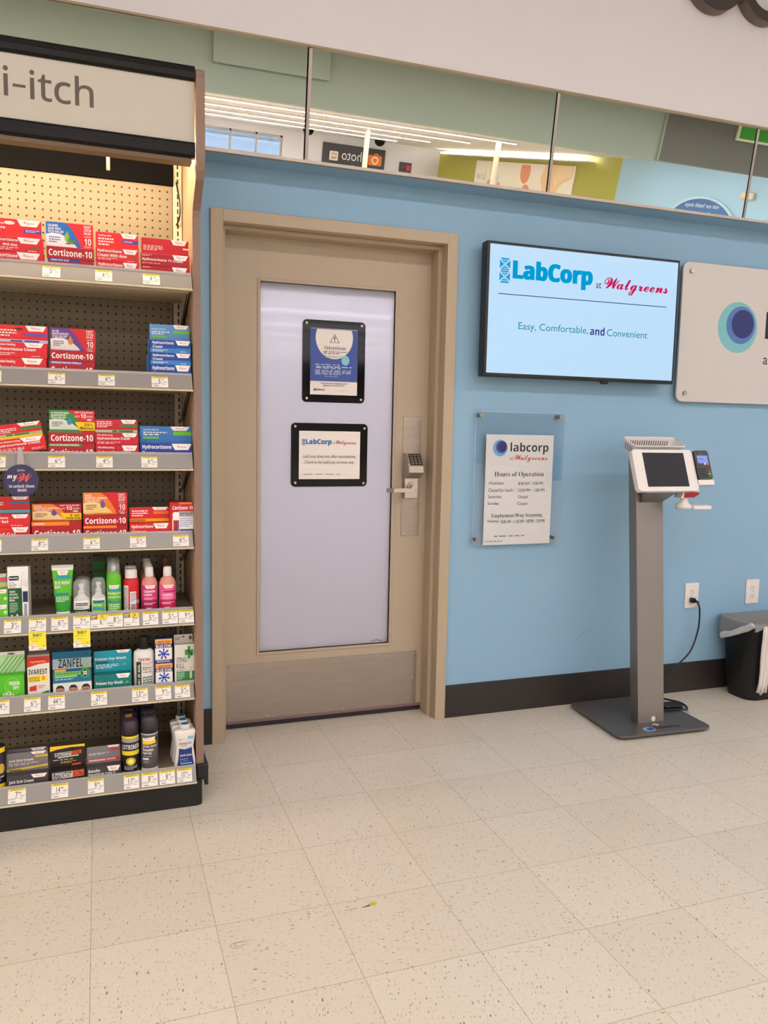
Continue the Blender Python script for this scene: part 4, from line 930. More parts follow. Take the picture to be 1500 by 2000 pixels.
for i in range(len(rows)-1):
    for q in range(8): b.face([rows[i][q], rows[i][q+1], rows[i+1][q+1], rows[i+1][q]], M_FILMW, True)
o = b.build('rolled_edge', ln); sm = o.modifiers.new('s', 'SOLIDIFY'); sm.thickness = 0.001
b = MB(); ya = -0.272
strip = [((930, 532), (1060, 532)), ((915, 700), (1060, 690)), ((890, 900), (1040, 900)), ((875, 1080), (1030, 1080)), ((865, 1280), (1020, 1280)), ((845, 1450), (1000, 1450)), ((805, 1610), (975, 1610))]
rows = []
for i, (a, c) in enumerate(strip):
    r = []
    for q in range(9):
        p = at(*cvb(a[0]+(c[0]-a[0])*q/8, a[1]+(c[1]-a[1])*q/8+(40 if i == 6 and q in (3, 4) else 0)), ya+0.003*i+0.005*math.sin(q*1.9+i*0.5)); r.append(b.bm.verts.new(p))
    rows.append(r)
for i in range(6):
    for q in range(8): b.face([rows[i][q], rows[i][q+1], rows[i+1][q+1], rows[i+1][q]], M_FILMW, True)
o = b.build('hanging_flap', ln); sm = o.modifiers.new('s', 'SOLIDIFY'); sm.thickness = 0.0015
# --- bits on the floor
p = floor_at(728, 1767, 0); b = MB(); b.prism([(-0.010, -0.004), (0.004, -0.008), (0.012, 0.0), (0.006, 0.007), (-0.006, 0.006)], Fr((p.x, p.y, 0), (1, 0, 0), (0, 1, 0), (0, 0, 1)), 0.0002, 0.003, (206, 186, 40), 0.0008)
tag(b.build('yellow_scrap'), 'tiny yellow scrap on the tile floor', 'scrap')
a, d = floor_at(708, 1772.5, 0), floor_at(728, 1767, 0); e, g_ = floor_at(672, 1779, 0), floor_at(697, 1774, 0)
b = MB(); v = (d-a); nrm = Vector((-v.y, v.x, 0)).normalized()*0.0045
fl_ = Vector((0, 0, 0.0006)); b.poly([a-nrm*0.3+fl_, d-nrm+fl_, d+nrm+fl_, a+nrm*0.3+fl_], (120, 98, 70)); b.poly([e-nrm*0.3+fl_, g_-nrm*0.5+fl_, g_+nrm*0.5+fl_, e+nrm*0.3+fl_], (178, 160, 134))
tag(b.build('floor_scuff'), 'brown scuff mark beside the yellow scrap', 'scuff')
b = MB(); M_SC = (158, 142, 122)
for cxp, cyp, rx, ry in ((466, 1846, 0.022, 0.012), (477, 1842, 0.026, 0.009)):
    p = floor_at(cxp, cyp, 0); o1, o2 = ell(0, 0, rx, ry, 24), ell(0, 0, rx-0.0012, ry-0.0012, 24)
    for i in range(20): b.poly([Vector((p.x+o1[i][0], p.y+o1[i][1], 0.0006)), Vector((p.x+o1[i+1][0], p.y+o1[i+1][1], 0.0006)), Vector((p.x+o2[i+1][0], p.y+o2[i+1][1], 0.0006)), Vector((p.x+o2[i][0], p.y+o2[i][1], 0.0006))], M_SC)
tag(b.build('floor_scuff'), 'faint looped grey scuff on the floor tiles', 'scuff')
# ------------------------------------------------------------------ shelf unit
GX0, GX1, PX1 = -0.90, 0.333, 0.360            # left end, inside of the end panel, outside of it
PEGY = -0.150
RY, RB = -0.465, -0.488                         # top and bottom edge of the price rails
RZ = [1.763, 1.444, 1.187, 0.928, 0.670, 0.413, 0.139]     # top edge of each rail
RYS = [RY]*6+[-0.517]
DECKD = [0.017, 0.016, 0.014, 0.012, 0.008, 0.008, 0.008]
RH, RD = 0.0445, 0.023
gon = thing('shelf_unit', 'tall pharmacy shelf unit with anti-itch header and wooden end panel', 'shelf unit', (-0.28, -0.33, 0))
# end panel with its curved front edge
b = MB()
prof = [(-0.015, 0.135), (-0.497, 0.135), (-0.494, 0.50), (-0.484, 1.10), (-0.470, 1.60), (-0.462, 1.90), (-0.463, 1.945), (-0.470, 1.965), (-0.490, 1.985), (-0.530, 2.015), (-0.562, 2.035), (-0.582, 2.058), (-0.592, 2.085), (-0.594, 2.12), (-0.594, 2.325), (-0.590, 2.342), (-0.578, 2.352), (-0.56, 2.355), (-0.150, 2.355), (-0.150, 2.235), (-0.015, 2.235)]
fr = Fr((GX1+0.002, 0, 0), (0, 1, 0), (0, 0, 1), (1, 0, 0))
b.prism(prof, fr, 0, PX1-GX1-0.002, M_LAMIN)
b.bm.faces.ensure_lookup_table()
li = b.mi(M_LAM)
for f_ in b.bm.faces:
    if abs(f_.normal.x) < 0.5 if f_.normal.length > 0 else False: f_.material_index = li
b.bm.normal_update()
for f_ in b.bm.faces:
    if abs(f_.normal.x) < 0.5: f_.material_index = li
b.build('end_panel', gon)['label'] = 'wood laminate end panel with brown edge'
b = MB(); b.prism(prof, Fr((GX0-0.027, 0, 0), (0, 1, 0), (0, 0, 1), (1, 0, 0)), 0, 0.025, M_LAMIN); b.build('end_panel', gon)
# base
b = MB(); b.box(GX0, 0.338, -0.522, -0.02, 0.0, 0.088, M_BLACKPAINT, 0.003); b.build('kick_base', gon)
b = MB(); b.prism([(0.337, -0.520), (0.350, -0.512), (0.354, -0.498), (0.354, -0.02), (0.337, -0.02)], flr, 0, 0.088, M_BLACKPAINT); b.build('kick_end', gon)
b = MB(); b.box(0.334, 0.374, -0.508, -0.35, 0.082, 0.138, M_BLACK, 0.004); b.box(0.362, 0.374, -0.505, -0.48, 0.062, 0.084, M_BLACK, 0.002); b.build('panel_foot', gon)
# back
b = MB(); b.box(GX0, 0.300, PEGY, PEGY+0.008, 0.10, 2.13, M_PEG); b.build('pegboard', gon)
b = MB(); b.box(0.302, 0.332, PEGY-0.004, PEGY+0.02, 0.09, 2.23, M_BEIGE)
for k in range(88): b.box(0.3155, 0.3205, PEGY-0.0048, PEGY-0.0038, 0.12+k*0.0254, 0.12+k*0.0254+0.0165, (20, 18, 16))
b.build('slotted_upright', gon)
b = MB(); b.box(GX0, 0.332, -0.06, -0.02, 0.088, 2.23, M_DKGREY); b.build('back_panel', gon)
b = MB(); b.box(GX0, 0.303, PEGY-0.012, PEGY-0.001, 2.118, 2.345, mat('black_header_board', (9, 8, 8), 0.8, noise=0.2, nscale=9, spec=0.1)); b.build('header_board', gon)
# header
HY = -0.578
fh = wallfr(0, 0, HY)
b = MB(); hx1_ = GX1
hp = Fr((GX0, 0, 0), (0, 1, 0), (0, 0, 1), (1, 0, 0))
b.prism([(HY+0.012, 2.135), (HY+0.012, 2.335), (HY+0.006, 2.335), (HY+0.006, 2.135)], hp, 0, hx1_-GX0-0.002, mat('cream_header_sign', (192, 183, 167), 0.4))
fs_ = wallfr(0, 0, HY+0.006); cvh = lambda x, y: (x/5, 60+y/5)
def hb(l, tp, r, bt): return pbox(cvh, HY+0.006, l, tp, r, bt)
TXT = (92, 78, 68)
# measure from the visible word end
hz1 = at(*cvh(742, 432), HY).z; hz0 = at(*cvh(755, 728), HY).z
ix0_ = at(*cvh(289, 560), HY).x; ix1_ = at(*cvh(915, 690), HY).x
vs_, _, bb_ = glyphs('itch', 'r'); sx_ = (ix1_-ix0_)/(bb_[2]-bb_[0])
b.text(fs_, 'itch', ix0_, hz0, ix1_, hz1, TXT, 'r', 0.008)
q0, q1 = at(*cvh(121, 525), HY), at(*cvh(248, 542), HY); zz_ = at(*cvh(185, 530), HY).z
b.rect(fs_, q0.x, zz_-0.0040, q1.x, zz_+0.0040, TXT)
vs_, _, bb2_ = glyphs('anti', 'r'); ar = at(*cvh(79, 520), HY).x
b.text(fs_, 'anti', ar-(bb2_[2]-bb2_[0])*sx_, hz0, ar, hz1-0.001, TXT, 'r', 0.008)
b.build('header_sign', gon)['label'] = 'cream header sign lettered anti-itch'
M_HB = mat('black_header_rail', (14, 12, 12), 0.3, spec=0.35)
for z0, z1, nm in ((2.316, 2.358, 'header_top_rail'), (2.094, 2.138, 'header_bottom_rail')):
    b = MB(); m_ = (z0+z1)/2
    b.prism([(HY+0.02, z0), (HY+0.002, z0), (HY-0.008, z0+0.006), (HY-0.011, m_), (HY-0.008, z1-0.008), (HY-0.004, z1-0.006), (HY-0.002, z1), (HY+0.02, z1)], hp, 0, hx1_-GX0-0.001, M_HB); b.build(nm, gon)
b = MB(); b.box(GX0, 0.322, HY+0.006, HY+0.05, 2.080, 2.093, mat('brown_header_lip', (104, 82, 58), 0.5)); b.build('header_lip', gon)
b = MB(); b.box(GX0, 0.332, HY+0.02, -0.151, 2.340, 2.352, M_DKGREY); b.build('header_top', gon)
b = MB(); b.box(GX0+0.03, 0.30, -0.452, -0.432, 2.145, 2.17, M_HLAMP); b.box(GX0+0.03, 0.30, -0.46, -0.425, 2.17, 2.19, M_WPLAST); b.build('header_lamp', gon)
p = at(212, 307, -0.40); b = MB(); b.cyl((p.x, -0.30, p.z-0.012), (p.x, -0.30, p.z+0.07), 0.0062, mat('tan_stem', (150, 136, 116), 0.5), n=12); b.build('lamp_stem', gon)
b = MB(); b.tube(smooth([Vector((0.312, -0.17, 2.13)), Vector((0.322, -0.185, 2.06)), Vector((0.322, -0.182, 2.01)), Vector((0.313, -0.16, 1.985))]), 0.0028, M_BLACK, 8); b.build('lamp_wire', gon)
# shelves
SLOT = []
for i, z in enumerate(RZ):
    y = RYS[i]; dz = z-DECKD[i]
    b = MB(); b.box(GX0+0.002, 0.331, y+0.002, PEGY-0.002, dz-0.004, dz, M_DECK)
    b.box(GX0+0.002, 0.331, y-0.0, y+0.004, z-RH, dz-0.002, M_BEIGE)
    if i < 6:
        b.box(GX0+0.002, 0.326, y+0.03, y+0.034, dz-0.034, dz-0.004, M_BEIGE); b.box(GX0+0.002, 0.326, y+0.034, PEGY-0.03, dz-0.034, dz-0.030, M_BEIGE)
    sh = b.build('shelf', gon)
    b = MB(); b.prism([(y, z), (y-RD, z-RH), (y-RD+0.003, z-RH), (y+0.003, z)], Fr((GX0+0.002, 0, 0), (0, 1, 0), (0, 0, 1), (1, 0, 0)), 0, 0.3305-GX0-0.002, M_RAIL); b.build('price_rail', sh)
    b = MB(); b.box(GX0+0.002, 0.3325, y-RD-0.003, y+0.001, z-RH-0.007, z-RH-0.0008, M_BEIGE, 0.002); b.build('shelf_nose', sh)
    b = MB(); b.box(GX0+0.002, 0.330, y-0.001, y+0.0005, z, z+0.0075, M_LIP); b.build('clear_lip', sh)
    if i < 6:
        b = MB(); b.prism([(y+0.02, dz-0.004), (y+0.02, dz-0.020), (PEGY+0.0, dz-0.135), (PEGY+0.0, dz-0.004)], Fr((0.3235, 0, 0), (0, 1, 0), (0, 0, 1), (1, 0, 0)), 0, 0.003, M_BEIGE)
        b.tube([(0.3225, y+0.02, dz-0.020), (0.3225, PEGY-0.002, dz-0.135)], 0.002, M_BLACK, 6); b.build('shelf_bracket', sh)
    d = Vector((0, RD, RH)).normalized()
    SLOT.append((Fr((0, y-RD, z-RH), (1, 0, 0), d, Vector((0, -RH, RD)).normalized()), y))

# ------------------------------------------------------------------ price tags
YEL, YBR, OFFW = (236, 208, 40), (150, 126, 40), (242, 236, 226)
def price_tag(row, l, r, num, cents, under, kind=''):
    f, y = SLOT[row]; zc = RZ[row]-RH/2
    yp = y-RD*0.5
    # left and right edge of the tag where the rail passes
    pyc = {0: 540, 1: 738, 2: 900, 3: 1062, 4: 1214, 5: 1366, 6: 1533}[row]
    x0, x1 = at(l, pyc, yp).x, at(r, pyc, yp).x; w = x1-x0
    h0, h1 = (0.0035, 0.0420) if row < 4 else (0.0030, 0.0465)
    low = ['top', 'second', 'third', 'fourth', 'fifth', 'sixth', 'lowest'][row]
    full = 'white price tag reading %d.%s under the %s' % (num, cents, under)
    b = MB(); g = Fr(f.pt(x0, h0), f.U, f.V, f.N); h = h1-h0
    b.prism([(0, 0), (w, 0), (w, h), (0, h)], g, 0.0006, 0.0012, M_CARD)
    b.lift[id(g)] = 0.0013
    it = []
    if kind == 'm': it += [('r', 0, 0, 0.42, 0.36, (140, 118, 70)), ('r', 0.42, 0, 1, 0.36, YEL), ('t', {6: '11', 7: '14'}[num], 0.62, 0.05, 0.78, 0.28, (110, 90, 20)), ('g', 0.04, 0.06, 0.36, 0.30, 2, (230, 220, 190))]
    else: it += [('r', 0, 0, 1, 0.16, YEL), ('t', 'APPROVED OTC', 0.12, 0.03, 0.86, 0.13, (120, 100, 20))]
    dy = 0.12 if kind == 'm' else 0
    s = str(num); x = 0.52-0.11*len(s) if kind != 'm' else 0.56
    wn_ = 0.135*len(s)-(0.05 if '1' in s else 0)
    it += [('t', s, x, 0.22+dy, x+wn_, 0.63+dy*0.7, (40, 36, 36), 's'), ('t', cents, x+wn_+0.03, 0.24+dy, x+wn_+0.20, 0.42+dy, (50, 46, 46), 's'),
           ('g', 0.04, 0.24+dy, 0.14, 0.32+dy, 1, (150, 144, 140)), *([] if kind == 'm' else [('g', 0.70, 0.46, 0.96, 0.62, 2, (120, 116, 112))]),
           ('r', 0.02, 0.655+dy*0.75, 0.72, 0.672+dy*0.75, (90, 84, 80)), ('g', 0.03, 0.69+dy*0.3, 0.60, 0.78, 1, (150, 146, 142)), ('g', 0.66, 0.69, 0.96, 0.78, 1, (170, 164, 160)), ('g', 0.12, 0.84, 0.56, 0.96, 1, (70, 66, 64))]
    b.art(g, w, h, it)
    o = b.build('price_tag'); tag(o, full, 'price tag', 'price tags on the shelf rails')
    if kind == '50':
        hh = 0.058; gz = Fr(f.pt(x0, h0)+Vector((0, -0.0072, -hh)), (1, 0, 0), (0, 0, 1), (0, -1, 0)); c = {7.99: 0}
        b = MB(); b.prism([(0, 0), (w, 0), (w, hh+0.001), (0, hh+0.001)], gz, -0.0003, 0, (244, 226, 66)); b.lift[id(gz)] = 0.0001
        b.art(gz, w, hh, [('r', 0.0, 0.86, 1, 1, M_CARD), ('t', '50', 0.24, 0.07, 0.58, 0.24, (60, 54, 20)), ('g', 0.62, 0.06, 0.80, 0.24, 2, (90, 80, 30)), ('g', 0.10, 0.30, 0.9, 0.36, 1, (180, 160, 60)), ('g', 0.2, 0.46, 0.75, 0.52, 1, (180, 160, 60)),
            ('e', 0.22, 0.80, 0.24, 0.20, M_CARD), ('g', 0.08, 0.64, 0.36, 0.70, 1, (216, 80, 70)), ('t', under[0:0] or ('3' if True else ''), 0.14, 0.74, 0.24, 0.92, (214, 60, 56), 's'), ('t', '99' if num == 7 and cents == '99' else '74', 0.26, 0.74, 0.40, 0.83, (214, 60, 56), 's'), ('g', 0.55, 0.90, 0.96, 0.96, 1, (120, 116, 110)), ('p', [(0.74, 0.76), (0.9, 0.70), (0.86, 0.80)], (226, 140, 60))])
        q = b.build('half_price_flag', o); q['label'] = 'yellow 50 percent off flag'
TAGS = [
 (0, 83, 118, 5, '99', 'blue and red aloe itch cream carton'), (0, 186, 219, 4, '49', 'hydrocortisone with aloe carton, top shelf'), (0, 279, 312, 4, '79', 'one percent cream carton by the end panel'),
 (1, -31, 3, 5, '49', 'healing hydrocortisone carton at the left edge'), (1, 94, 127, 6, '49', 'purple and red itch cream carton'), (1, 192, 224, 4, '99', 'empty gap on the second shelf'), (1, 296, 328, 5, '79', 'tall stack of blue cartons'),
 (2, -22, 11, 5, '49', 'tilted red carton at the left edge'), (2, 94, 127, 6, '49', 'green and red bonus carton'), (2, 188, 220, 4, '99', 'small red ultra moisturizing carton'), (2, 276, 307, 6, '49', 'low blue carton on the third shelf'),
 (3, -30, 3, 7, '49', 'red relief gel carton at the left edge'), (3, 61.6, 94, 8, '99', 'orange value size carton'), (3, 163, 195, 6, '49', 'tall orange water resistant carton'), (3, 254, 285, 5, '49', 'red ointment carton'), (3, 338, 368.5, 6, '49', 'applicator carton by the end panel'),
 (4, 7.6, 41, 3, '29', 'green carton at the left edge'), (4, 56, 90, 7, '99', 'empty gap beside the itch stick box', '50'), (4, 100, 133, 6, '79', 'green itch gel tube'), (4, 143, 176, 7, '49', 'small white pump spray', '50'), (4, 177, 208.6, 6, '79', 'white and green spray bottle', 'm'), (4, 209, 240, 8, '79', 'bright green spray can'), (4, 242, 271.6, 7, '99', 'red spray can', 'm'), (4, 279, 309, 5, '49', 'left pink lotion bottle'), (4, 317, 347, 5, '29', 'right pink lotion bottle'), (4, 349, 378.6, 9, '49', 'empty corner of the fifth shelf'),
 (5, -14, 18, 4, '95', 'green poison ivy box at the left edge'), (5, 46.8, 79, 6, '99', 'white and red itch cream box'), (5, 94, 126.6, 44, '99', 'blue box with three faces'), (5, 178, 209, 29, '99', 'teal poison ivy wash carton'), (5, 258, 289, 13, '99', 'white bottle with black cap'), (5, 304, 334, 9, '49', 'blue star ointment boxes'), (5, 341.6, 371, 5, '99', 'sting box with green cross'),
 (6, 15, 50, 7, '99', 'grey jock itch cream carton'), (6, 100, 133, 14, '49', 'black and yellow ultra carton'), (6, 171.6, 203, 9, '99', 'grey and red cream carton'), (6, 242, 271.6, 11, '99', 'dark spray can with yellow bands'), (6, 277, 308, 8, '79', 'grey powder spray can'), (6, 311.6, 341.6, 8, '79', 'gap left of the white powder bottles'), (6, 346, 375, 10, '99', 'white powder bottle'),
]
for t_ in TAGS: price_tag(*t_)
# hanging round sign on a clear strip
yd = RYS[2]-RD-0.006
c = at(41.5, 852/3.5714+700, yd); r_ = (at(76.2, 938, yd).x-at(7, 938, yd).x)/2
rs = thing('round_hanging_sign', 'navy round savings sign hanging from the third shelf rail', 'sign', (c.x, yd, c.z))
b = MB(); f = wallfr(c.x, c.z, yd); b.prism(ell(0, 0, r_, r_, 40), f, -0.0012, 0, mat('navy_sign', (48, 46, 84), 0.35))
b.text(f, 'Join', -r_*0.22, r_*0.54, r_*0.20, r_*0.72, (226, 216, 214), 's', res=2); b.text(f, 'my', -r_*0.80, -r_*0.06, -r_*0.24, r_*0.34, (236, 226, 224), 'c')
b.text(f, 'W', -r_*0.28, -r_*0.10, r_*0.66, r_*0.46, (226, 84, 78), 'c', 0.0)
b.text(f, 'to unlock these', -r_*0.70, -r_*0.44, r_*0.74, -r_*0.24, (226, 216, 214), 'b', res=2); b.text(f, 'deals!', -r_*0.22, -r_*0.68, r_*0.30, -r_*0.48, (226, 216, 214), 'b', res=2); b.build('disc', rs)
q0 = at(47/1.0*0+ (40), 866, yd); 
b = MB(); zt_ = RZ[2]+0.018; b.prism([(-0.010, c.z+r_*0.92), (0.012, c.z+r_*0.92), (0.006, zt_), (-0.006, zt_)], wallfr(c.x-0.001, 0, yd+0.001), 0, 0.0008, M_LIP); b.build('clear_strip', rs)
# ------------------------------------------------------------------ goods on the shelves
RED, DRED, WH, BLU, DBL, NAV = (214, 38, 40), (176, 26, 34), (244, 238, 230), (62, 124, 186), (34, 70, 150), (36, 52, 120)
ORA, YLW, GRN, LGR, PUR, LAV, GRY = (238, 130, 40), (248, 208, 30), (40, 140, 60), (120, 176, 60), (112, 66, 140), (200, 196, 226), (128, 122, 122)
TEAL, LIME, PINK, MAGE, BK = (20, 142, 150), (110, 196, 44), (232, 88, 140), (170, 20, 80), (30, 28, 30)
def wg(x0, x1, h, c=WH, ic=RED):
    d = (x1-x0)*0.16
    return [('p', [(x0, 0), (x1, 0), (x1-d, h), (x0+d, h)], c), ('t', 'Walgreens', x0+d*1.7, h*0.18, x1-d*1.7, h*0.85, ic, 'c')]
def leaf(cx, cy, s, ar, c=(70, 120, 40)):
    return [('p', [(cx, cy), (cx+s*math.cos(a)*0.5-s*0.12*math.sin(a), cy-ar*(s*math.sin(a)*0.5+s*0.12*math.cos(a))), (cx+s*math.cos(a), cy-ar*s*math.sin(a)), (cx+s*math.cos(a)*0.5+s*0.12*math.sin(a), cy-ar*(s*math.sin(a)*0.5-s*0.12*math.cos(a)))], c) for a in (0.2, 0.8, 1.4, 2.0, 2.6, 3.1)]
def front(l, t, r, bt, Y):
    x0, x1 = at(l, (t+bt)/2, Y).x, at(r, (t+bt)/2, Y).x; z1 = at((l+r)/2, t, Y).z; z0 = at((l+r)/2, bt, Y).z
    return x0, x1, z0, z1
def carton(row, label, name, cat, rect, art, side, z0=None, dep=0.034, flap=None, group=None, dy=0.0, art_h=None, zfull=None):
    """one carton; flap = (rect, colour, art) is its tall display back"""
    Y = RYS[row]+0.012+dy; deck = RZ[row]-DECKD[row]+0.0006
    x0, x1, zb, z1 = front(*rect, Y)
    zb = deck if z0 is None else z0+0.0004
    if zfull: zb = z1-zfull
    b = MB(); b.box(x0, x1, Y, Y+dep, zb, z1, side, 0.0008, 1)
    f = Fr((x0, Y, zb), (1, 0, 0), (0, 0, 1), (0, -1, 0)); w, h = x1-x0, z1-zb
    if art: b.art(f, w, h, art)
    o = b.build(name); tag(o, label, cat, group)
    if flap:
        Yf = Y+dep; fx0, fx1, _, fz1 = front(*flap[0], Yf); fz0 = z1-0.012
        b = MB(); f2 = Fr((fx0, Yf, z1), (1, 0, 0), (0, 0, 1), (0, -1, 0)); fw_, fh_ = fx1-fx0, fz1-z1
        pts = [(0, fz0-z1), (fw_, fz0-z1)]+[p for p in rrect(0, fz0-z1, fw_, fh_, 0.004, 3) if p[1] > 0]
        b.prism(pts, f2, -0.0012, 0, flap[1]); b.art(f2, fw_, fh_, flap[2])
        q = b.build('display_flap', o); q['label'] = 'upright display flap'
    return x0, x1, z1
def cort(off=(0.04, 0.22, 0.96, 0.78), extra=()):
    return list(extra)+[('t', 'Cortizone-10', off[0], off[1], off[2], off[3], WH, 'b')]
def cflap(c1, c2, head, corner, lines, big=False, bonus=None, icon=None):
    it = [('p', [(0, 0), (0.40, 0), (0.52, 0.18), (0.62, 0.45), (0.72, 0.80), (0.76, 1), (0, 1)], c1),
          ('p', [(0, 0.48), (0.12, 0.42), (0.30, 0.44), (0.46, 0.58), (0.60, 0.80), (0.66, 0.94), (0, 0.94)], (240, 236, 228) if c2 is None else c2)]
    for k, s in enumerate(head): it.append(('t', s, 0.04, 0.09+0.115*k, 0.04+0.030*len(s), 0.18+0.115*k, WH))
    it.append(('g', 0.06, 0.54, 0.30, 0.80, 3, (80, 80, 120)))
    if icon: it += [('e', 0.44, 0.56, 0.055, 0.15, icon), ('p', [(0.44, 0.30), (0.485, 0.50), (0.395, 0.50)], icon)]
    it.append(('r', 0, 0.94, 0.76, 1, c1))
    if big: it += [('t', 'FAST ITCH RELIEF', 0.56, 0.06, 0.96, 0.14, WH), ('t', 'LASTS', 0.56, 0.24, 0.67, 0.34, (250, 200, 190)), ('t', '10', 0.69, 0.16, 0.81, 0.38, WH), ('t', 'HOURS', 0.83, 0.24, 0.96, 0.34, (250, 200, 190)), ('e', 0.88, 0.45, 0.06, 0.06, (200, 196, 196))]
    else: it += [('t', 'FAST', 0.80, 0.05, 0.95, 0.15, WH), ('t', 'ITCH', 0.80, 0.18, 0.95, 0.28, WH), ('t', 'RELIEF', 0.80, 0.31, 0.95, 0.39, WH), ('t', 'LASTS', 0.80, 0.44, 0.94, 0.50, (250, 200, 190)), ('t', '10', 0.81, 0.54, 0.95, 0.80, WH), ('t', 'HOURS', 0.80, 0.83, 0.94, 0.89, (250, 200, 190)), ('e', 0.88, 0.955, 0.07, 0.035, (206, 202, 200))]
    if bonus: it += [('p', [(0.56, 0.56), (1, 0.56), (1, 0.98), (0.66, 0.98)], YLW), ('t', bonus[0], 0.76, 0.62, 0.96, 0.76, BK), ('t', bonus[1], 0.68, 0.79, 0.97, 0.92, BK)]
    return it
HC = lambda c2='Cream', x=0.03, y=0.10: [('t', 'Hydrocortisone', x, y, x+0.56, y+0.30, WH), ('t', c2, x, y+0.34, x+0.045*len(c2), y+0.58, WH)]
# --- top shelf
x = carton(0, 'lower red aloe hydrocortisone carton at left edge, top shelf', 'cream_carton', 'carton', (-22, 492, 86, 520), wg(0.5, 0.93, 0.42)+[('t', 'Hydrocortisone', 0.0, 0.12, 0.52, 0.42, WH), ('t', 'With Aloe', 0.25, 0.52, 0.54, 0.76, WH)]+leaf(0.84, 0.95, 0.07, 3.0), RED, group='cartons on the top shelf')
carton(0, 'upper red aloe hydrocortisone carton at left edge with flap, top shelf', 'cream_carton', 'carton', (-22, 463, 84, 492), wg(0.52, 0.95, 0.40)+[('t', 'Hydrocortisone', -0.02+0.02, 0.10, 0.54, 0.36, WH), ('t', 'With Aloe', 0.25, 0.44, 0.52, 0.62, WH), ('g', 0.1, 0.68, 0.55, 0.92, 2, (250, 190, 180)), ('g', 0.72, 0.84, 0.95, 0.94, 1, (250, 200, 190))]+leaf(0.85, 0.74, 0.07, 3.0), RED, z0=x[2],
       flap=((-24, 428, 81, 463), (226, 40, 40), [('e', 0.40, 0.20, 0.10, 0.09, (232, 220, 200))]+wg(0.54, 0.98, 0.32)+[('r', 0.66, 0.46, 1, 0.66, (90, 60, 150)), ('g', 0.70, 0.48, 0.97, 0.62, 2, (210, 200, 230)), ('t', 'Soothing relief for', 0.0, 0.20, 0.30, 0.32, WH), ('g', 0, 0.38, 0.33, 0.72, 2, WH), ('r', 0, 0.93, 1, 1, LAV)]), group='cartons on the top shelf')
x = carton(0, 'lower blue and red aloe itch cream carton, top shelf', 'itch_cream_carton', 'carton', (94, 507, 183.5, 527), cort((0.05, 0.34, 0.97, 0.90), [('r', 0.02, 0.0, 0.70, 0.22, DBL), ('t', 'CREME WITH ALOE', 0.06, 0.04, 0.45, 0.17, WH)]), DRED, group='cartons on the top shelf')
carton(0, 'upper blue and red aloe itch cream carton with flap, top shelf', 'itch_cream_carton', 'carton', (91.5, 483, 183.5, 508), cort(), DRED, z0=x[2], flap=((90, 436, 182, 483), RED, cflap((36, 104, 180), (226, 236, 240), ('CALMING', 'ALOE VERA', 'ITCH RELIEF'), 0, 3, icon=(130, 176, 60))+leaf(0.52, 0.80, 0.14, 2.0, (80, 140, 50))+[('t', 'CREME WITH ALOE', 0.05, 0.95, 0.40, 0.985, WH)]), group='cartons on the top shelf')
x = carton(0, 'lower hydrocortisone with aloe carton, top shelf', 'cream_carton', 'carton', (188, 512, 272, 533), wg(0.62, 0.95, 0.45)+HC('Cream With Aloe', 0.05, 0.10), RED, group='cartons on the top shelf')
carton(0, 'upper hydrocortisone with aloe carton with flap, top shelf', 'cream_carton', 'carton', (187, 486, 271, 512.5), wg(0.62, 0.97, 0.36)+HC('Cream With Aloe', 0.04, 0.08)+[('g', 0.05, 0.72, 0.5, 0.92, 2, (250, 190, 180)), ('g', 0.72, 0.86, 0.96, 0.95, 1, (250, 200, 190))]+leaf(0.87, 0.70, 0.06, 2.8), RED, z0=x[2],
       flap=((187, 455.5, 270, 486), (224, 38, 40), wg(0.58, 0.98, 0.26)+[('r', 0.62, 0.36, 1, 0.56, (74, 70, 160)), ('g', 0.66, 0.40, 0.96, 0.52, 1, (200, 200, 230)), ('t', 'Soothing relief', 0.06, 0.14, 0.36, 0.26, WH), ('g', 0.06, 0.30, 0.42, 0.78, 3, WH), ('r', 0, 0.92, 1, 1, LAV)]), group='cartons on the top shelf')
x = carton(0, 'lower one percent cream carton by the end panel, top shelf', 'cream_carton', 'carton', (277, 521, 371, 541), wg(0.62, 0.94, 0.46)+[('t', 'Hydrocortisone 1% Cream', 0.02, 0.40, 0.86, 0.74, WH), ('g', 0.02, 0.08, 0.25, 0.2, 1, (240, 190, 180))], DRED, group='cartons on the top shelf')
carton(0, 'upper one percent cream carton with flap by the end panel', 'cream_carton', 'carton', (276, 497, 370, 521.5), wg(0.64, 0.97, 0.42)+[('t', 'Hydrocortisone 1% Cream', 0.02, 0.38, 0.86, 0.66, WH), ('g', 0.02, 0.10, 0.22, 0.26, 2, (240, 190, 180)), ('g', 0.02, 0.76, 0.55, 0.86, 1, (240, 190, 180))], DRED, z0=x[2],
       flap=((276, 467.5, 368, 497), (186, 28, 36), wg(0.62, 0.97, 0.30)+[('g', 0.04, 0.40, 0.46, 0.72, 4, (240, 200, 196)), ('r', 0, 0.88, 1, 0.97, LAV), ('r', 0.88, 0.44, 1, 0.54, (230, 200, 200))]), group='cartons on the top shelf')
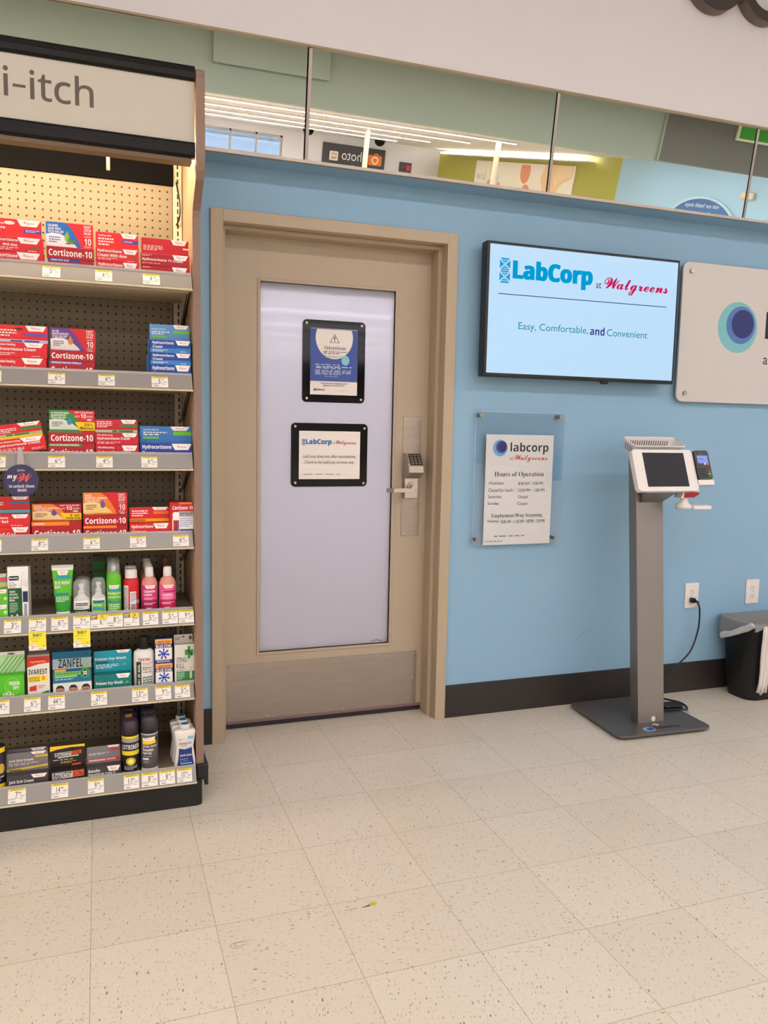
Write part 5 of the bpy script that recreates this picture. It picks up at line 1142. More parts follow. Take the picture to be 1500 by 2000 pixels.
# --- second shelf
x = carton(1, 'lower healing hydrocortisone carton at left edge, second shelf', 'cream_carton', 'carton', (-12, 699, 91, 722), wg(0.52, 0.93, 0.36)+[('t', 'Hydrocortisone Cream', -0.0, 0.46, 0.78, 0.80, WH), ('t', 'Intensive Healing', 0.02, 0.14, 0.40, 0.36, WH)], RED, group='cartons on the second shelf')
carton(1, 'upper healing hydrocortisone carton at left edge with flap, second shelf', 'cream_carton', 'carton', (-12, 669, 92, 699.5), wg(0.56, 0.94, 0.30)+[('t', 'Hydrocortisone Cream', 0.0, 0.34, 0.78, 0.60, WH), ('t', 'Intensive Healing', 0.02, 0.08, 0.40, 0.26, WH), ('g', 0.1, 0.66, 0.4, 0.88, 2, (250, 200, 190)), ('g', 0.70, 0.84, 0.94, 0.92, 1, (250, 200, 190))], RED, z0=x[2],
       flap=((-12, 635.5, 93, 669), (226, 44, 42), [('e', 0.46, 0.20, 0.08, 0.07, (70, 50, 44))]+wg(0.58, 0.98, 0.30)+[('r', 0.55, 0.42, 1, 0.58, (110, 80, 160)), ('g', 0.0, 0.22, 0.42, 0.66, 3, WH), ('r', 0, 0.78, 1, 0.96, LAV), ('r', 0.30, 0.82, 0.52, 0.92, PUR), ('r', 0.56, 0.82, 0.84, 0.92, PUR)]), group='cartons on the second shelf')
x = carton(1, 'lower purple and red itch cream carton, second shelf', 'itch_cream_carton', 'carton', (96, 706, 185, 727), cort((0.04, 0.34, 0.95, 0.92), [('r', 0.0, 0.0, 0.74, 0.20, PUR), ('t', 'INTENSIVE HEALING FORMULA', 0.05, 0.04, 0.70, 0.16, WH)]), DRED, group='cartons on the second shelf')
carton(1, 'upper purple and red itch cream carton with flap, second shelf', 'itch_cream_carton', 'carton', (97.5, 685, 185, 707), cort((0.04, 0.22, 0.96, 0.76)), DRED, z0=x[2], flap=((98.5, 642, 186, 685), RED, cflap(PUR, (240, 232, 224), ('24 HR', 'MOISTURIZING', 'ITCH RELIEF'), 0, 3, icon=(206, 140, 60))+[('t', 'INTENSIVE HEALING FORMULA', 0.03, 0.95, 0.60, 0.985, WH)]), group='cartons on the second shelf')
blart = wg(0.62, 0.99, 0.36)+[('t', 'Hydrocortisone', 0.06, 0.08, 0.58, 0.38, WH), ('t', 'Cream', 0.06, 0.42, 0.30, 0.62, WH), ('p', [(0, 0.66), (1, 0.58), (1, 1), (0, 1)], (58, 122, 190)), ('g', 0.06, 0.74, 0.44, 0.92, 2, (220, 230, 240)), ('g', 0.74, 0.82, 0.96, 0.92, 1, (220, 230, 240))]
x = carton(1, 'lowest blue hydrocortisone carton of the front stack, second shelf', 'cream_carton', 'carton', (294.6, 713, 373.2, 731), wg(0.60, 0.98, 0.40)+[('t', 'Hydrocortisone', 0.04, 0.08, 0.58, 0.42, WH), ('t', 'Cream', 0.04, 0.52, 0.29, 0.78, WH)], DBL, group='blue cartons in a stack')
x = carton(1, 'middle blue hydrocortisone carton of the front stack, second shelf', 'cream_carton', 'carton', (293.5, 690, 373, 713.6), blart, DBL, z0=x[2], group='blue cartons in a stack')
carton(1, 'topmost blue hydrocortisone carton with flap, second shelf', 'cream_carton', 'carton', (293, 665, 372.5, 690.3), blart, DBL, z0=x[2], flap=((292, 634.5, 370, 665), (96, 146, 194), wg(0.58, 0.98, 0.24)+[('r', 0.58, 0.34, 1, 0.52, LIME), ('r', 0.06, 0.70, 0.42, 0.82, LIME), ('t', 'Soothing relief for', 0.05, 0.24, 0.40, 0.36, WH), ('g', 0.05, 0.40, 0.50, 0.64, 2, WH)]), group='blue cartons in a stack')
x = carton(1, 'lower blue carton standing behind the front blue stack', 'cream_carton', 'carton', (286, 695, 362, 731), [], (70, 112, 164), dy=0.06, group='blue cartons behind')
carton(1, 'upper blue carton standing behind the front blue stack', 'cream_carton', 'carton', (289, 664, 362, 695), [], (86, 128, 176), z0=x[2], dy=0.06, group='blue cartons behind')
# --- third shelf
Y3 = RYS[2]+0.012
ca, sa = math.cos(math.radians(8.5)), math.sin(math.radians(8.5))
pc = at(92.0, 877, Y3); w_, h_, fl_h = 0.165, 0.044, 0.046
f = Fr((pc.x-w_*ca, Y3, pc.z-w_*sa), (ca, 0, sa), (-sa, 0, ca), (0, -1, 0))
f.O = f.O+Vector((0, -0.0005, 0.0))
b = MB(); b.prism([(0, 0), (w_, 0), (w_, h_), (0, h_)], f, -0.034, 0, RED, 0.0008, 1)
b.art(f, w_, h_, wg(0.56, 0.96, 0.32)+[('t', 'Ultra Moisturizing', 0.16, 0.10, 0.56, 0.26, WH), ('t', 'Hydrocortisone Cream', 0.16, 0.32, 0.90, 0.54, WH), ('g', 0.16, 0.62, 0.62, 0.94, 3, (250, 200, 190)), ('g', 0.74, 0.76, 0.96, 0.90, 2, (250, 200, 190))])
o = tag(b.build('cream_carton'), 'tilted red hydrocortisone carton leaning at left edge, third shelf', 'carton', 'cartons on the third shelf')
f2 = f.pt(0, h_, -0.033); f2 = Fr(f2, f.U, f.V, f.N); b = MB(); b.prism([(-0.002, -0.01), (w_-0.006, -0.01)]+[p for p in rrect(-0.002, -0.01, w_-0.006, fl_h, 0.004, 3) if p[1] > 0], f2, -0.0012, 0, RED)
b.art(f2, w_-0.006, fl_h, wg(0.56, 0.99, 0.24)+[('r', 0.62, 0.30, 1, 0.46, GRN), ('g', 0.20, 0.26, 0.54, 0.60, 3, WH), ('r', 0, 0.66, 1, 0.82, (170, 190, 150)), ('r', 0.34, 0.68, 0.46, 0.80, GRN), ('r', 0.49, 0.68, 0.76, 0.80, GRN), ('r', 0, 0.82, 1, 1, YLW)]); b.build('display_flap', o)['label'] = 'red display flap with yellow stripe'
x = carton(2, 'lower green and red bonus itch cream carton, third shelf', 'itch_cream_carton', 'carton', (94.6, 866, 185, 889), cort((0.04, 0.36, 0.96, 0.92), [('r', 0.0, 0.02, 0.72, 0.20, GRN), ('t', 'PLUS ULTRA MOISTURIZING', 0.04, 0.05, 0.66, 0.17, WH)]), DRED, group='cartons on the third shelf')
carton(2, 'upper green and red bonus itch cream carton with flap, third shelf', 'itch_cream_carton', 'carton', (95, 842, 185, 866.5), cort((0.05, 0.28, 0.96, 0.82), [('r', 0.0, 0.0, 0.72, 0.12, GRN)]), DRED, z0=x[2], flap=((96, 801.5, 185, 842), RED, cflap((52, 140, 64), (222, 228, 208), ('10 NOURISHING', 'INGREDIENTS', 'ITCH RELIEF'), 0, 3, True, ('25%', 'Bonus'), (60, 140, 190))), group='cartons on the third shelf')
x = carton(2, 'lower small red ultra moisturizing carton, third shelf', 'cream_carton', 'carton', (187, 870, 271, 889), wg(0.60, 0.97, 0.42)+[('t', 'Ultra-Moisturizing', 0.05, 0.08, 0.42, 0.28, WH), ('t', 'Hydrocortisone Cream', 0.05, 0.40, 0.82, 0.72, WH)], (190, 30, 44), group='cartons on the third shelf')
carton(2, 'upper small red ultra moisturizing carton with flap, third shelf', 'cream_carton', 'carton', (186, 846, 270, 870.3), wg(0.62, 0.98, 0.32)+[('t', 'Ultra-Moisturizing', 0.05, 0.10, 0.40, 0.26, WH), ('t', 'Hydrocortisone Cream', 0.05, 0.32, 0.80, 0.60, WH), ('g', 0.05, 0.70, 0.6, 0.9, 2, (250, 200, 196))], (196, 30, 44), z0=x[2], flap=((186, 819.5, 268, 846), (200, 36, 48), wg(0.60, 0.98, 0.30)+[('r', 0.58, 0.36, 1, 0.54, GRN), ('g', 0.04, 0.12, 0.40, 0.62, 4, WH), ('r', 0, 0.78, 1, 0.98, (190, 204, 170)), ('r', 0.40, 0.80, 0.52, 0.95, GRN), ('r', 0.55, 0.80, 0.90, 0.95, GRN)]), group='cartons on the third shelf')
carton(2, 'low blue hydrocortisone carton with flap, right end of third shelf', 'cream_carton', 'carton', (274, 866.6, 375, 889), wg(0.60, 0.99, 0.42)+[('t', 'Hydrocortisone', 0.04, 0.08, 0.60, 0.42, WH), ('t', 'Cream', 0.04, 0.50, 0.28, 0.78, WH)], (30, 66, 150), flap=((273.6, 833, 374, 866.6), (62, 118, 184), wg(0.58, 0.96, 0.24)+[('r', 0.64, 0.30, 1, 0.52, LIME), ('r', 0.05, 0.62, 0.36, 0.74, LIME), ('t', 'Soothing relief for', 0.06, 0.16, 0.36, 0.26, WH), ('g', 0.06, 0.30, 0.52, 0.56, 2, WH)]), group='cartons on the third shelf')
# --- fourth shelf
x = carton(3, 'lower red relief gel carton at left edge, fourth shelf', 'gel_carton', 'carton', (-28, 1030, 59, 1050), wg(0.58, 0.97, 0.40)+[('t', 'Relief Gel', 0.06, 0.40, 0.66, 0.72, WH)], RED, group='cartons on the fourth shelf')
carton(3, 'upper red relief gel carton at left edge with flap, fourth shelf', 'gel_carton', 'carton', (-28, 1005, 58.6, 1030.4), wg(0.58, 0.97, 0.30)+[('t', 'Hydrocortisone', 0.0, 0.16, 0.50, 0.40, WH), ('t', 'Relief Gel', 0.06, 0.44, 0.50, 0.66, WH), ('g', 0.56, 0.82, 0.95, 0.92, 1, (250, 200, 190))], RED, z0=x[2], flap=((-28, 970, 58, 1005), (208, 40, 46), wg(0.58, 0.98, 0.18)+[('r', 0.54, 0.30, 1, 0.44, (50, 120, 150)), ('g', 0.0, 0.30, 0.40, 0.66, 3, WH), ('r', 0, 0.80, 1, 0.98, (90, 180, 190))]), group='cartons on the fourth shelf')
carton(3, 'orange value size itch ointment carton with flap, fourth shelf', 'itch_cream_carton', 'carton', (62, 1019, 159.6, 1050), cort((0.05, 0.46, 0.97, 0.92), [('r', 0, 0, 0.75, 0.22, ORA), ('t', 'OINTMENT', 0.05, 0.06, 0.26, 0.16, WH)]), DRED, flap=((63, 984, 159, 1019), (190, 34, 38), cflap(ORA, (250, 216, 150), ('WATER', 'RESISTANT FORMULA', 'ITCH RELIEF'), 0, 3, True, ('2 oz', 'Value Size'), (90, 90, 150))), group='cartons on the fourth shelf')
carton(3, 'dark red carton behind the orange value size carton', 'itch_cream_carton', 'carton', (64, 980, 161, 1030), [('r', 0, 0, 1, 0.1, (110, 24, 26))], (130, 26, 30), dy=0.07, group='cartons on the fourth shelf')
x = carton(3, 'lower orange water resistant carton, fourth shelf', 'itch_cream_carton', 'carton', (163, 1026.6, 249, 1048), cort((0.05, 0.34, 0.97, 0.92), [('r', 0, 0, 0.75, 0.2, ORA)]), DRED, group='cartons on the fourth shelf')
carton(3, 'upper orange water resistant carton with tall flap, fourth shelf', 'itch_cream_carton', 'carton', (163, 1006.6, 249, 1027), cort((0.04, 0.22, 0.96, 0.80)), DRED, z0=x[2], flap=((162.4, 962, 248.6, 1006.6), RED, cflap(ORA, (250, 214, 130), ('WATER', 'RESISTANT FORMULA', 'ITCH RELIEF'), 0, 3, icon=(100, 96, 150))+[('t', 'OINTMENT', 0.04, 0.945, 0.24, 0.985, WH)]), group='cartons on the fourth shelf')
carton(3, 'red hydrocortisone ointment carton with yellow stripe, fourth shelf', 'ointment_carton', 'carton', (253.4, 1022, 332, 1044), wg(0.58, 0.97, 0.40)+[('t', 'Hydrocortisone', 0.05, 0.10, 0.58, 0.42, WH), ('t', 'Ointment', 0.05, 0.48, 0.40, 0.76, WH)], RED, flap=((253, 990.5, 330, 1022), RED, wg(0.56, 0.98, 0.20)+[('r', 0.60, 0.28, 1, 0.46, (236, 120, 50)), ('g', 0.06, 0.18, 0.46, 0.64, 3, WH), ('r', 0, 0.76, 1, 0.96, (246, 176, 30)), ('r', 0.03, 0.80, 0.40, 0.92, (200, 110, 20))]), group='cartons on the fourth shelf')
carton(3, 'red carton with white applicator picture by the end panel, fourth shelf', 'applicator_carton', 'carton', (331.5, 981, 377.5, 1044), [('t', 'Cortizone-10', 0.12, 0.10, 0.98, 0.22, WH, 'i'), ('r', 0.40, 0.0, 0.96, 0.06, (236, 120, 50)), ('r', 0.36, 0.27, 1, 0.42, (186, 182, 180)), ('t', 'EASY RELIEF', 0.42, 0.30, 0.97, 0.39, BK, 'i'), ('r', 0.40, 0.43, 1, 0.80, WH), ('g', 0.43, 0.46, 0.98, 0.74, 5, (110, 140, 190)), ('r', 0.40, 0.80, 1, 0.90, (40, 86, 170)),
    ('p', [(0.12, 0.34), (0.18, 0.29), (0.36, 0.29), (0.40, 0.34), (0.40, 0.46), (0.42, 0.50), (0.42, 0.94), (0.11, 0.94), (0.11, 0.50), (0.13, 0.46)], WH), ('r', 0.15, 0.53, 0.39, 0.90, (196, 50, 46)), ('r', 0.22, 0.56, 0.31, 0.86, (90, 70, 110))], (196, 30, 36), group='cartons on the fourth shelf')
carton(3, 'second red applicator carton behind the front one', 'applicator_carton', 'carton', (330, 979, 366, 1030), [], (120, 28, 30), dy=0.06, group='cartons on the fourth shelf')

# --- bottles, tubes and cans
CLR = mat('clear_cap_plastic', (210, 214, 210), 0.12, alpha=0.26)
def curved(cx, cy, z0, a, bb): return Bend(cx, cy, z0, a, bb)
def bottle(row, rect, name, label, cat, prof, body, cap=None, capm=None, lab=None, bratio=0.7, e=1.0, group=None, dy=0.0, extra=None, n=32):
    """prof / cap: (radius factor, height fraction); lab: list of prints on the bent front, fractions"""
    Y = RYS[row]+0.012+dy; deck = RZ[row]-DECKD[row]+0.0006
    x0, x1, _, z1 = front(*rect, Y+0.5*(0.03)); cx = (x0+x1)/2; a = (x1-x0)/2; bb = a*bratio; H = z1-deck; cy = Y+bb
    b = MB(); b.lathe([(p[0], p[1]*H)+tuple(p[2:]) for p in prof], cx, cy, deck, body, n, e, a, bb)
    if lab:
        if e < 1 or bratio < 0.35: f = Fr((cx-a, Y-0.0002, deck), (1, 0, 0), (0, 0, 1), (0, -1, 0)); b.art(f, 2*a, H, lab)
        else:
            f = curved(cx, cy, deck, a, bb); b.lift[id(f)] = 0.0003
            b.art(f, 2*a*1.25, H, lab, -a*1.25, 0)
    o = b.build(name); tag(o, label, cat, group)
    if cap:
        b = MB(); b.lathe([(p[0], p[1]*H) for p in cap], cx, cy, deck, capm, n, 1.0, a, max(bb, a*0.55) if bratio < 0.6 else bb); b.build('cap', o)
    return o, cx, cy, a, bb, deck, H
def behind(o, n, step, label):
    for k in range(n): copy_tree(o, (0, step*(k+1), 0), label % ['second', 'third', 'fourth', 'fifth'][k])
# fifth shelf
x = carton(4, 'lower green itch carton at left edge, fifth shelf', 'itch_cream_carton', 'carton', (-40, 1182, 15.5, 1207), [('t', 'm', 0.86, 0.40, 0.97, 0.60, WH)]+wg(0.60, 0.98, 0.26), LIME, group='green cartons on the fifth shelf')
carton(4, 'upper green itch carton at left edge, fifth shelf', 'itch_cream_carton', 'carton', (-40, 1152, 15.4, 1182.4), [('t', 'm', 0.86, 0.52, 0.97, 0.70, WH)]+wg(0.60, 0.98, 0.26), (96, 184, 50), z0=x[2], flap=((-40, 1121, 15, 1152), (130, 196, 80), wg(0.5, 0.98, 0.24)+[('r', 0, 0.30, 1, 0.56, PINK), ('r', 0, 0.66, 1, 0.98, (214, 206, 150))]), group='green cartons on the fifth shelf')
bs = [('r', 0, 0, 1, 0.40, WH), ('r', 0, 0.40, 1, 1, (26, 92, 50)), ('p', [(0.04, 0.20), (0.10, 0.17), (0.52, 0.17), (0.56, 0.20), (0.52, 0.255), (0.08, 0.255)], (30, 34, 60)), ('t', 'Benadryl', 0.09, 0.19, 0.51, 0.235, WH),
      ('t', 'ITCH', 0.06, 0.28, 0.30, 0.315, (70, 70, 80), 's'), ('t', 'RELIEF', 0.06, 0.325, 0.42, 0.36, (70, 70, 80), 's'), ('t', 'STICK', 0.06, 0.37, 0.36, 0.405, (70, 70, 80), 's'),
      ('t', 'Apply', 0.07, 0.44, 0.36, 0.49, WH), ('t', 'directly', 0.07, 0.495, 0.46, 0.545, WH), ('t', 'to insect', 0.07, 0.55, 0.50, 0.595, WH), ('t', 'bites', 0.07, 0.60, 0.32, 0.645, WH), ('g', 0.07, 0.67, 0.46, 0.86, 6, (180, 210, 180)), ('e', 0.16, 0.92, 0.05, 0.02, WH), ('e', 0.42, 0.91, 0.05, 0.02, WH),
      ('r', 0.64, 0.10, 1, 0.42, (236, 232, 226))]
carton(4, 'green and white itch relief stick box at left, fifth shelf', 'itch_stick_box', 'box', (15.4, 1107, 56, 1206), bs, (220, 216, 208), dep=0.02, group='boxes on the fifth shelf')
Y5 = RYS[4]+0.012; x0, x1, zb_, zt_ = front(43, 1130, 56, 1206, Y5-0.006)
q = MB(); dk = RZ[4]-DECKD[4]+0.0006; q.box(x0, x1, Y5-0.010, Y5-0.0006, dk, zt_, (236, 230, 222), 0.003); f = Fr((x0, Y5-0.0102, dk), (1, 0, 0), (0, 0, 1), (0, -1, 0)); q.art(f, x1-x0, zt_-dk, [('r', 0.15, 0.30, 0.90, 0.56, (30, 40, 80)), ('r', 0.3, 0.6, 0.75, 0.95, (150, 150, 156)), ('r', 0.2, 0.05, 0.9, 0.18, (210, 220, 214))])
tag(q.build('itch_stick'), 'white itch stick in the clear front of its green box', 'stick')
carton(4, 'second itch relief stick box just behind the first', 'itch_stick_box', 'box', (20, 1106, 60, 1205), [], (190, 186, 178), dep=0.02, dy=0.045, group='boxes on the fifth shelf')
# tube standing on its cap
x0, x1, _, zt_ = front(101, 1104, 144, 1200, Y5+0.01); dk = RZ[4]-DECKD[4]+0.0006; H = zt_-dk; cx = (x0+x1)/2; a = (x1-x0)/2
b = MB(); b.lathe([(0.66, 0.10*H), (0.70, 0.14*H), (0.80, 0.45*H), (0.9, 0.75*H), (0.98, 0.93*H)], cx, Y5+0.02, dk, (88, 178, 40), 28, 1, a, a*0.55)
TG = (96, 186, 46)
b.bm.free(); b = MB(); rings = []
for zf, wa, db in ((0.10, 0.64, 0.50), (0.14, 0.68, 0.50), (0.40, 0.78, 0.42), (0.70, 0.89, 0.24), (0.90, 0.97, 0.05), (0.935, 1.0, 0.03), (1.0, 1.0, 0.03)):
    rings.append([b.bm.verts.new((cx+a*wa*math.cos(t*math.pi/14), Y5+0.018+a*db*math.sin(t*math.pi/14), dk+H*zf)) for t in range(28)])
for i in range(6):
    for j in range(28): b.face([rings[i][j], rings[i][(j+1) % 28], rings[i+1][(j+1) % 28], rings[i+1][j]], WH if i >= 4 else ((46, 150, 50) if i < 2 else TG), True)
b.face(rings[-1], WH)
f = Fr((cx-a*0.78, Y5+0.018-a*0.5-0.0035, dk+H*0.16), (1, 0, 0), (0, a*0.44, H*0.74), None); f.N = -f.N if f.N.y > 0 else f.N
b.art(f, a*1.56, H*0.74, wg(0.18, 0.86, 0.12)+[('r', 0.14, 0.135, 1.0, 0.20, (30, 150, 180)), ('t', 'Itch Relief', 0.04, 0.26, 0.94, 0.36, WH), ('t', 'Gel', 0.04, 0.37, 0.34, 0.46, WH), ('r', 0.0, 0.58, 0.84, 0.64, (20, 140, 130)), ('g', 0.10, 0.67, 0.86, 0.82, 4, (220, 240, 210))])
o = tag(b.build('gel_tube'), 'green itch gel tube standing on its white cap, fifth shelf', 'tube')
b = MB(); b.lathe([(0.62, 0), (0.64, 0.02*H), (0.64, 0.10*H), (0.5, 0.105*H)], cx, Y5+0.018, dk, M_WPLAST, 28, 1, a, a*0.8); b.build('cap', o)
SPR = [(0.86, 0), (0.95, 0.02), (0.95, 0.40), (0.90, 0.48), (0.45, 0.55), (0.42, 0.60)]
pump = [(0.42, 0.58), (0.42, 0.68), (0.28, 0.70), (0.26, 0.78), (0.36, 0.80), (0.36, 0.86), (0.15, 0.88)]
o, cx, cy, a, bb, dk, H = bottle(4, (142.5, 1131, 176, 1198), 'pump_spray', 'small white pump spray with dark green label, fifth shelf', 'spray bottle', SPR, WH, pump, M_WPLAST, [('r', 0.05, 0.82, 0.95, 1, (24, 78, 46)), ('r', 0.20, 0.64, 0.80, 0.72, (40, 50, 60)), ('t', 'Benadryl', 0.24, 0.655, 0.76, 0.71, WH), ('g', 0.2, 0.755, 0.8, 0.80, 1, (90, 90, 96)), ('g', 0.2, 0.86, 0.8, 0.96, 2, (190, 210, 196))], 0.62, group='spray bottles on the fifth shelf')
b = MB(); b.lathe([(0.98, 0.42*H), (0.98, 0.80*H), (0.90, 0.93*H), (0.6, 0.99*H), (0.2, H)], cx, cy, dk, CLR, 28, 1, a, bb); b.build('clear_cap', o)
copy_tree(o, (0.004, 0.055, 0), 'small white pump spray just behind the front one')
o, cx, cy, a, bb, dk, H = bottle(4, (178, 1127, 207, 1197), 'spray_bottle', 'white spray bottle with small green label, fifth shelf', 'spray bottle', SPR, WH, pump, M_WPLAST, [('r', 0.14, 0.54, 0.86, 0.95, (100, 184, 54)), ('r', 0.14, 0.54, 0.86, 0.60, WH), ('t', 'Walgreens', 0.30, 0.55, 0.70, 0.59, RED, 'c'), ('r', 0.22, 0.61, 0.80, 0.67, (30, 110, 140)), ('t', 'Wal-Dryl', 0.18, 0.69, 0.66, 0.77, WH), ('r', 0.14, 0.80, 0.86, 0.85, (40, 150, 170)), ('g', 0.2, 0.87, 0.8, 0.93, 1, (220, 240, 210))], 0.62, group='spray bottles on the fifth shelf')
b = MB(); b.lathe([(0.96, 0.44*H), (0.96, 0.82*H), (0.86, 0.94*H), (0.6, 0.99*H), (0.2, H)], cx, cy, dk, CLR, 28, 1, a, bb); b.build('clear_cap', o)
carton(4, 'tall green bottle box standing at the back, fifth shelf', 'green_box', 'box', (182, 1086, 206, 1190), [('r', 0, 0.30, 1, 0.34, (120, 60, 50)), ('r', 0, 0, 1, 0.12, (60, 66, 52))], (44, 120, 38), dy=0.20, dep=0.03)
CAN = [(0.94, 0), (1, 0.015), (1, 0.70), (0.97, 0.74), (0.80, 0.80), (0.62, 0.83)]
o, cx, cy, a, bb, dk, H = bottle(4, (208, 1100, 237, 1195), 'spray_can', 'bright green spray can with clear cap, fifth shelf', 'spray can', CAN, (100, 190, 40), [(0.30, 0.83), (0.34, 0.86), (0.34, 0.92), (0.14, 0.97)], M_WPLAST, wg(0.16, 0.84, 0.0)[:0]+[('p', [(0.18, 0.42), (0.84, 0.42), (0.74, 0.49), (0.28, 0.49)], WH), ('t', 'Walgreens', 0.32, 0.43, 0.72, 0.48, RED, 'c'), ('r', 0.16, 0.50, 1, 0.55, (50, 160, 170)), ('t', 'Wal-Dryl Plus', 0.14, 0.56, 0.92, 0.62, WH), ('t', 'Anti-Itch Spray', 0.14, 0.635, 0.92, 0.69, WH), ('r', 0.0, 0.74, 1, 0.78, (60, 140, 170)), ('g', 0.18, 0.79, 0.8, 0.94, 4, (220, 240, 200))], 1.0, group='green spray cans')
b = MB(); b.lathe([(0.84, 0.79*H), (0.84, 0.96*H), (0.80, H), (0.3, H)], cx, cy, dk, CLR, 28, 1, a, bb); b.build('clear_cap', o)
behind(o, 2, 0.058, 'bright green spray can, %s in its row going back')
o, cx, cy, a, bb, dk, H = bottle(4, (241, 1112, 272, 1194), 'spray_can', 'red spray can with white cap, fifth shelf', 'spray can', [(0.94, 0), (1, 0.015), (1, 0.66), (0.95, 0.75), (0.78, 0.80)], (204, 34, 36), [(0.76, 0.79), (0.78, 0.80), (0.76, 0.96), (0.68, 0.995), (0.2, 1)], M_WPLAST, [('r', 0.02, 0.36, 0.34, 0.94, (226, 214, 208)), ('g', 0.05, 0.40, 0.32, 0.92, 14, (120, 100, 100)), ('r', 0.42, 0.50, 0.74, 0.96, (230, 224, 218)), ('g', 0.45, 0.52, 0.72, 0.74, 6, (110, 100, 100)), ('r', 0.74, 0.70, 1.0, 0.78, (120, 160, 200))]+[('r', 0.46+0.03*k, 0.78, 0.475+0.03*k, 0.93, (40, 40, 44)) for k in range(8)], 1.0)
behind(o, 1, 0.062, 'red spray can, %s in its row going back')
LOT = [(0.90, 0), (1, 0.02), (1, 0.55), (0.96, 0.64), (0.80, 0.72), (0.48, 0.78), (0.40, 0.79)]
def lotion(rect, body, top, mid, low, nm, t1, label):
    return bottle(4, rect, 'lotion_bottle', label, 'bottle', LOT, body, [(0.50, 0.78), (0.52, 0.79), (0.50, 0.95), (0.44, 0.99), (0.2, 1.0)], M_WPLAST,
      [('r', 0.04, 0.40, 0.98, 0.74, mid), ('r', 0.04, 0.74, 0.98, 0.95, low), ('p', [(0.24, 0.40), (0.82, 0.40), (0.72, 0.47), (0.34, 0.47)], WH), ('t', 'Walgreens', 0.36, 0.41, 0.70, 0.46, RED, 'c')]+([('r', 0.30, 0.53, 0.9, 0.57, low)] if low[0] > 160 else [])+[('t', nm, 0.20, 0.59 if not t1 else 0.50, 0.72 if not t1 else 0.78, 0.65 if not t1 else 0.56, WH)]+([('t', t1, 0.20, 0.575, 0.60, 0.63, WH)] if t1 else [])+[('g', 0.22, 0.67, 0.78, 0.72, 2, (250, 200, 220)), ('g', 0.20, 0.78, 0.8, 0.84, 2, (250, 200, 220)), ('g', 0.34, 0.89, 0.66, 0.93, 1, (250, 210, 220))], 0.85, group='pink lotion bottles')
o = lotion((276, 1107, 308, 1191), (216, 138, 128), 0, (206, 60, 120), (158, 20, 74), 'Calamine', 'Lotion', 'left pink lotion bottle, front of its row, fifth shelf')[0]
behind(o, 3, 0.056, 'left pink lotion bottle, %s in its row going back')
o = lotion((311, 1106.5, 344, 1189), (222, 148, 128), 0, (232, 92, 150), (196, 30, 84), 'Calahist', None, 'right pink lotion bottle with light label, fifth shelf')[0]
bottle(4, (316, 1088, 329, 1180), 'lotion_bottle', 'dim red capped bottle at the back of the fifth shelf', 'bottle', [(1.3, 0), (1.4, 0.02), (1.4, 0.6), (0.9, 0.78)], (120, 24, 36), [(0.9, 0.76), (0.9, 1)], mat('dim_cap', (150, 90, 90), 0.5), None, 1.0, dy=0.20)
# sixth shelf
carton(5, 'bright green poison ivy box at left edge, sixth shelf', 'poison_ivy_box', 'box', (-30, 1320, 47.5, 1366), [('e', 0.70, 0.46, 0.20, 0.36, (150, 214, 110)), ('e', 0.70, 0.46, 0.19, 0.34, (96, 190, 50)), ('t', 'POISON', 0.62, 0.26, 0.88, 0.42, WH), ('t', 'IVY', 0.72, 0.46, 0.86, 0.60, WH), ('e', 0.60, 0.74, 0.05, 0.08, WH), ('e', 0.68, 0.84, 0.05, 0.08, WH), ('e', 0.50, 0.80, 0.05, 0.08, WH), ('e', 0.60, 0.74, 0.03, 0.05, (96, 190, 50)), ('e', 0.68, 0.84, 0.03, 0.05, (96, 190, 50)), ('e', 0.50, 0.80, 0.03, 0.05, (96, 190, 50))], (84, 186, 40),
       flap=((-30, 1273.5, 48.5, 1320), (186, 214, 164), [('r', 0, 0, 1, 0.16, (232, 232, 222)), ('e', 0.66, 0.10, 0.10, 0.05, (90, 120, 80))]+[('p', [(0.25+0.11*k, 1), (0.29+0.11*k, 1), (0.62+0.11*k if 0.62+0.11*k < 1 else 1, 0.22 if 0.62+0.11*k < 1 else 0.22+(0.62+0.11*k-1)*2.2), (0.58+0.11*k if 0.58+0.11*k < 1 else 1, 0.22 if 0.58+0.11*k < 1 else 0.22+(0.58+0.11*k-1)*2.2)], (110, 176, 80)) for k in range(5)]))
carton(5, 'white and red itch cream box with leaf, sixth shelf', 'itch_cream_carton', 'box', (53.5, 1282, 97, 1357), [('r', 0, 0, 1, 0.07, (190, 50, 40)), ('p', [(0, 0.07), (1, 0.07), (1, 0.17), (0.5, 0.19), (0, 0.26)], (206, 50, 40)), ('t', 'Long Lasting Cream', 0.14, 0.10, 0.82, 0.16, (250, 210, 120)), ('t', 'IVAREST', 0.06, 0.31, 0.90, 0.44, (40, 70, 40)), ('p', [(0.04, 0.50), (0.62, 0.46), (0.62, 0.61), (0.04, 0.63)], YLW), ('t', 'POISON IVY', 0.06, 0.50, 0.55, 0.55, (60, 90, 40)), ('t', 'ITCH CREAM', 0.06, 0.56, 0.55, 0.61, (60, 90, 40)), ('e', 0.72, 0.54, 0.17, 0.09, (246, 226, 80)), ('e', 0.72, 0.54, 0.09, 0.06, (236, 150, 60)), ('p', [(0.08, 0.74), (0.40, 0.70), (0.40, 0.84), (0.08, 0.84)], (206, 50, 44)), ('g', 0.48, 0.70, 0.8, 0.80, 2, (230, 120, 110)), ('p', [(0.1, 1), (0.95, 0.84), (0.98, 1)], (50, 116, 40))]+leaf(0.75, 0.93, 0.16, 0.55, (60, 140, 50)), (228, 222, 210), dep=0.025, group='white and red itch cream boxes')
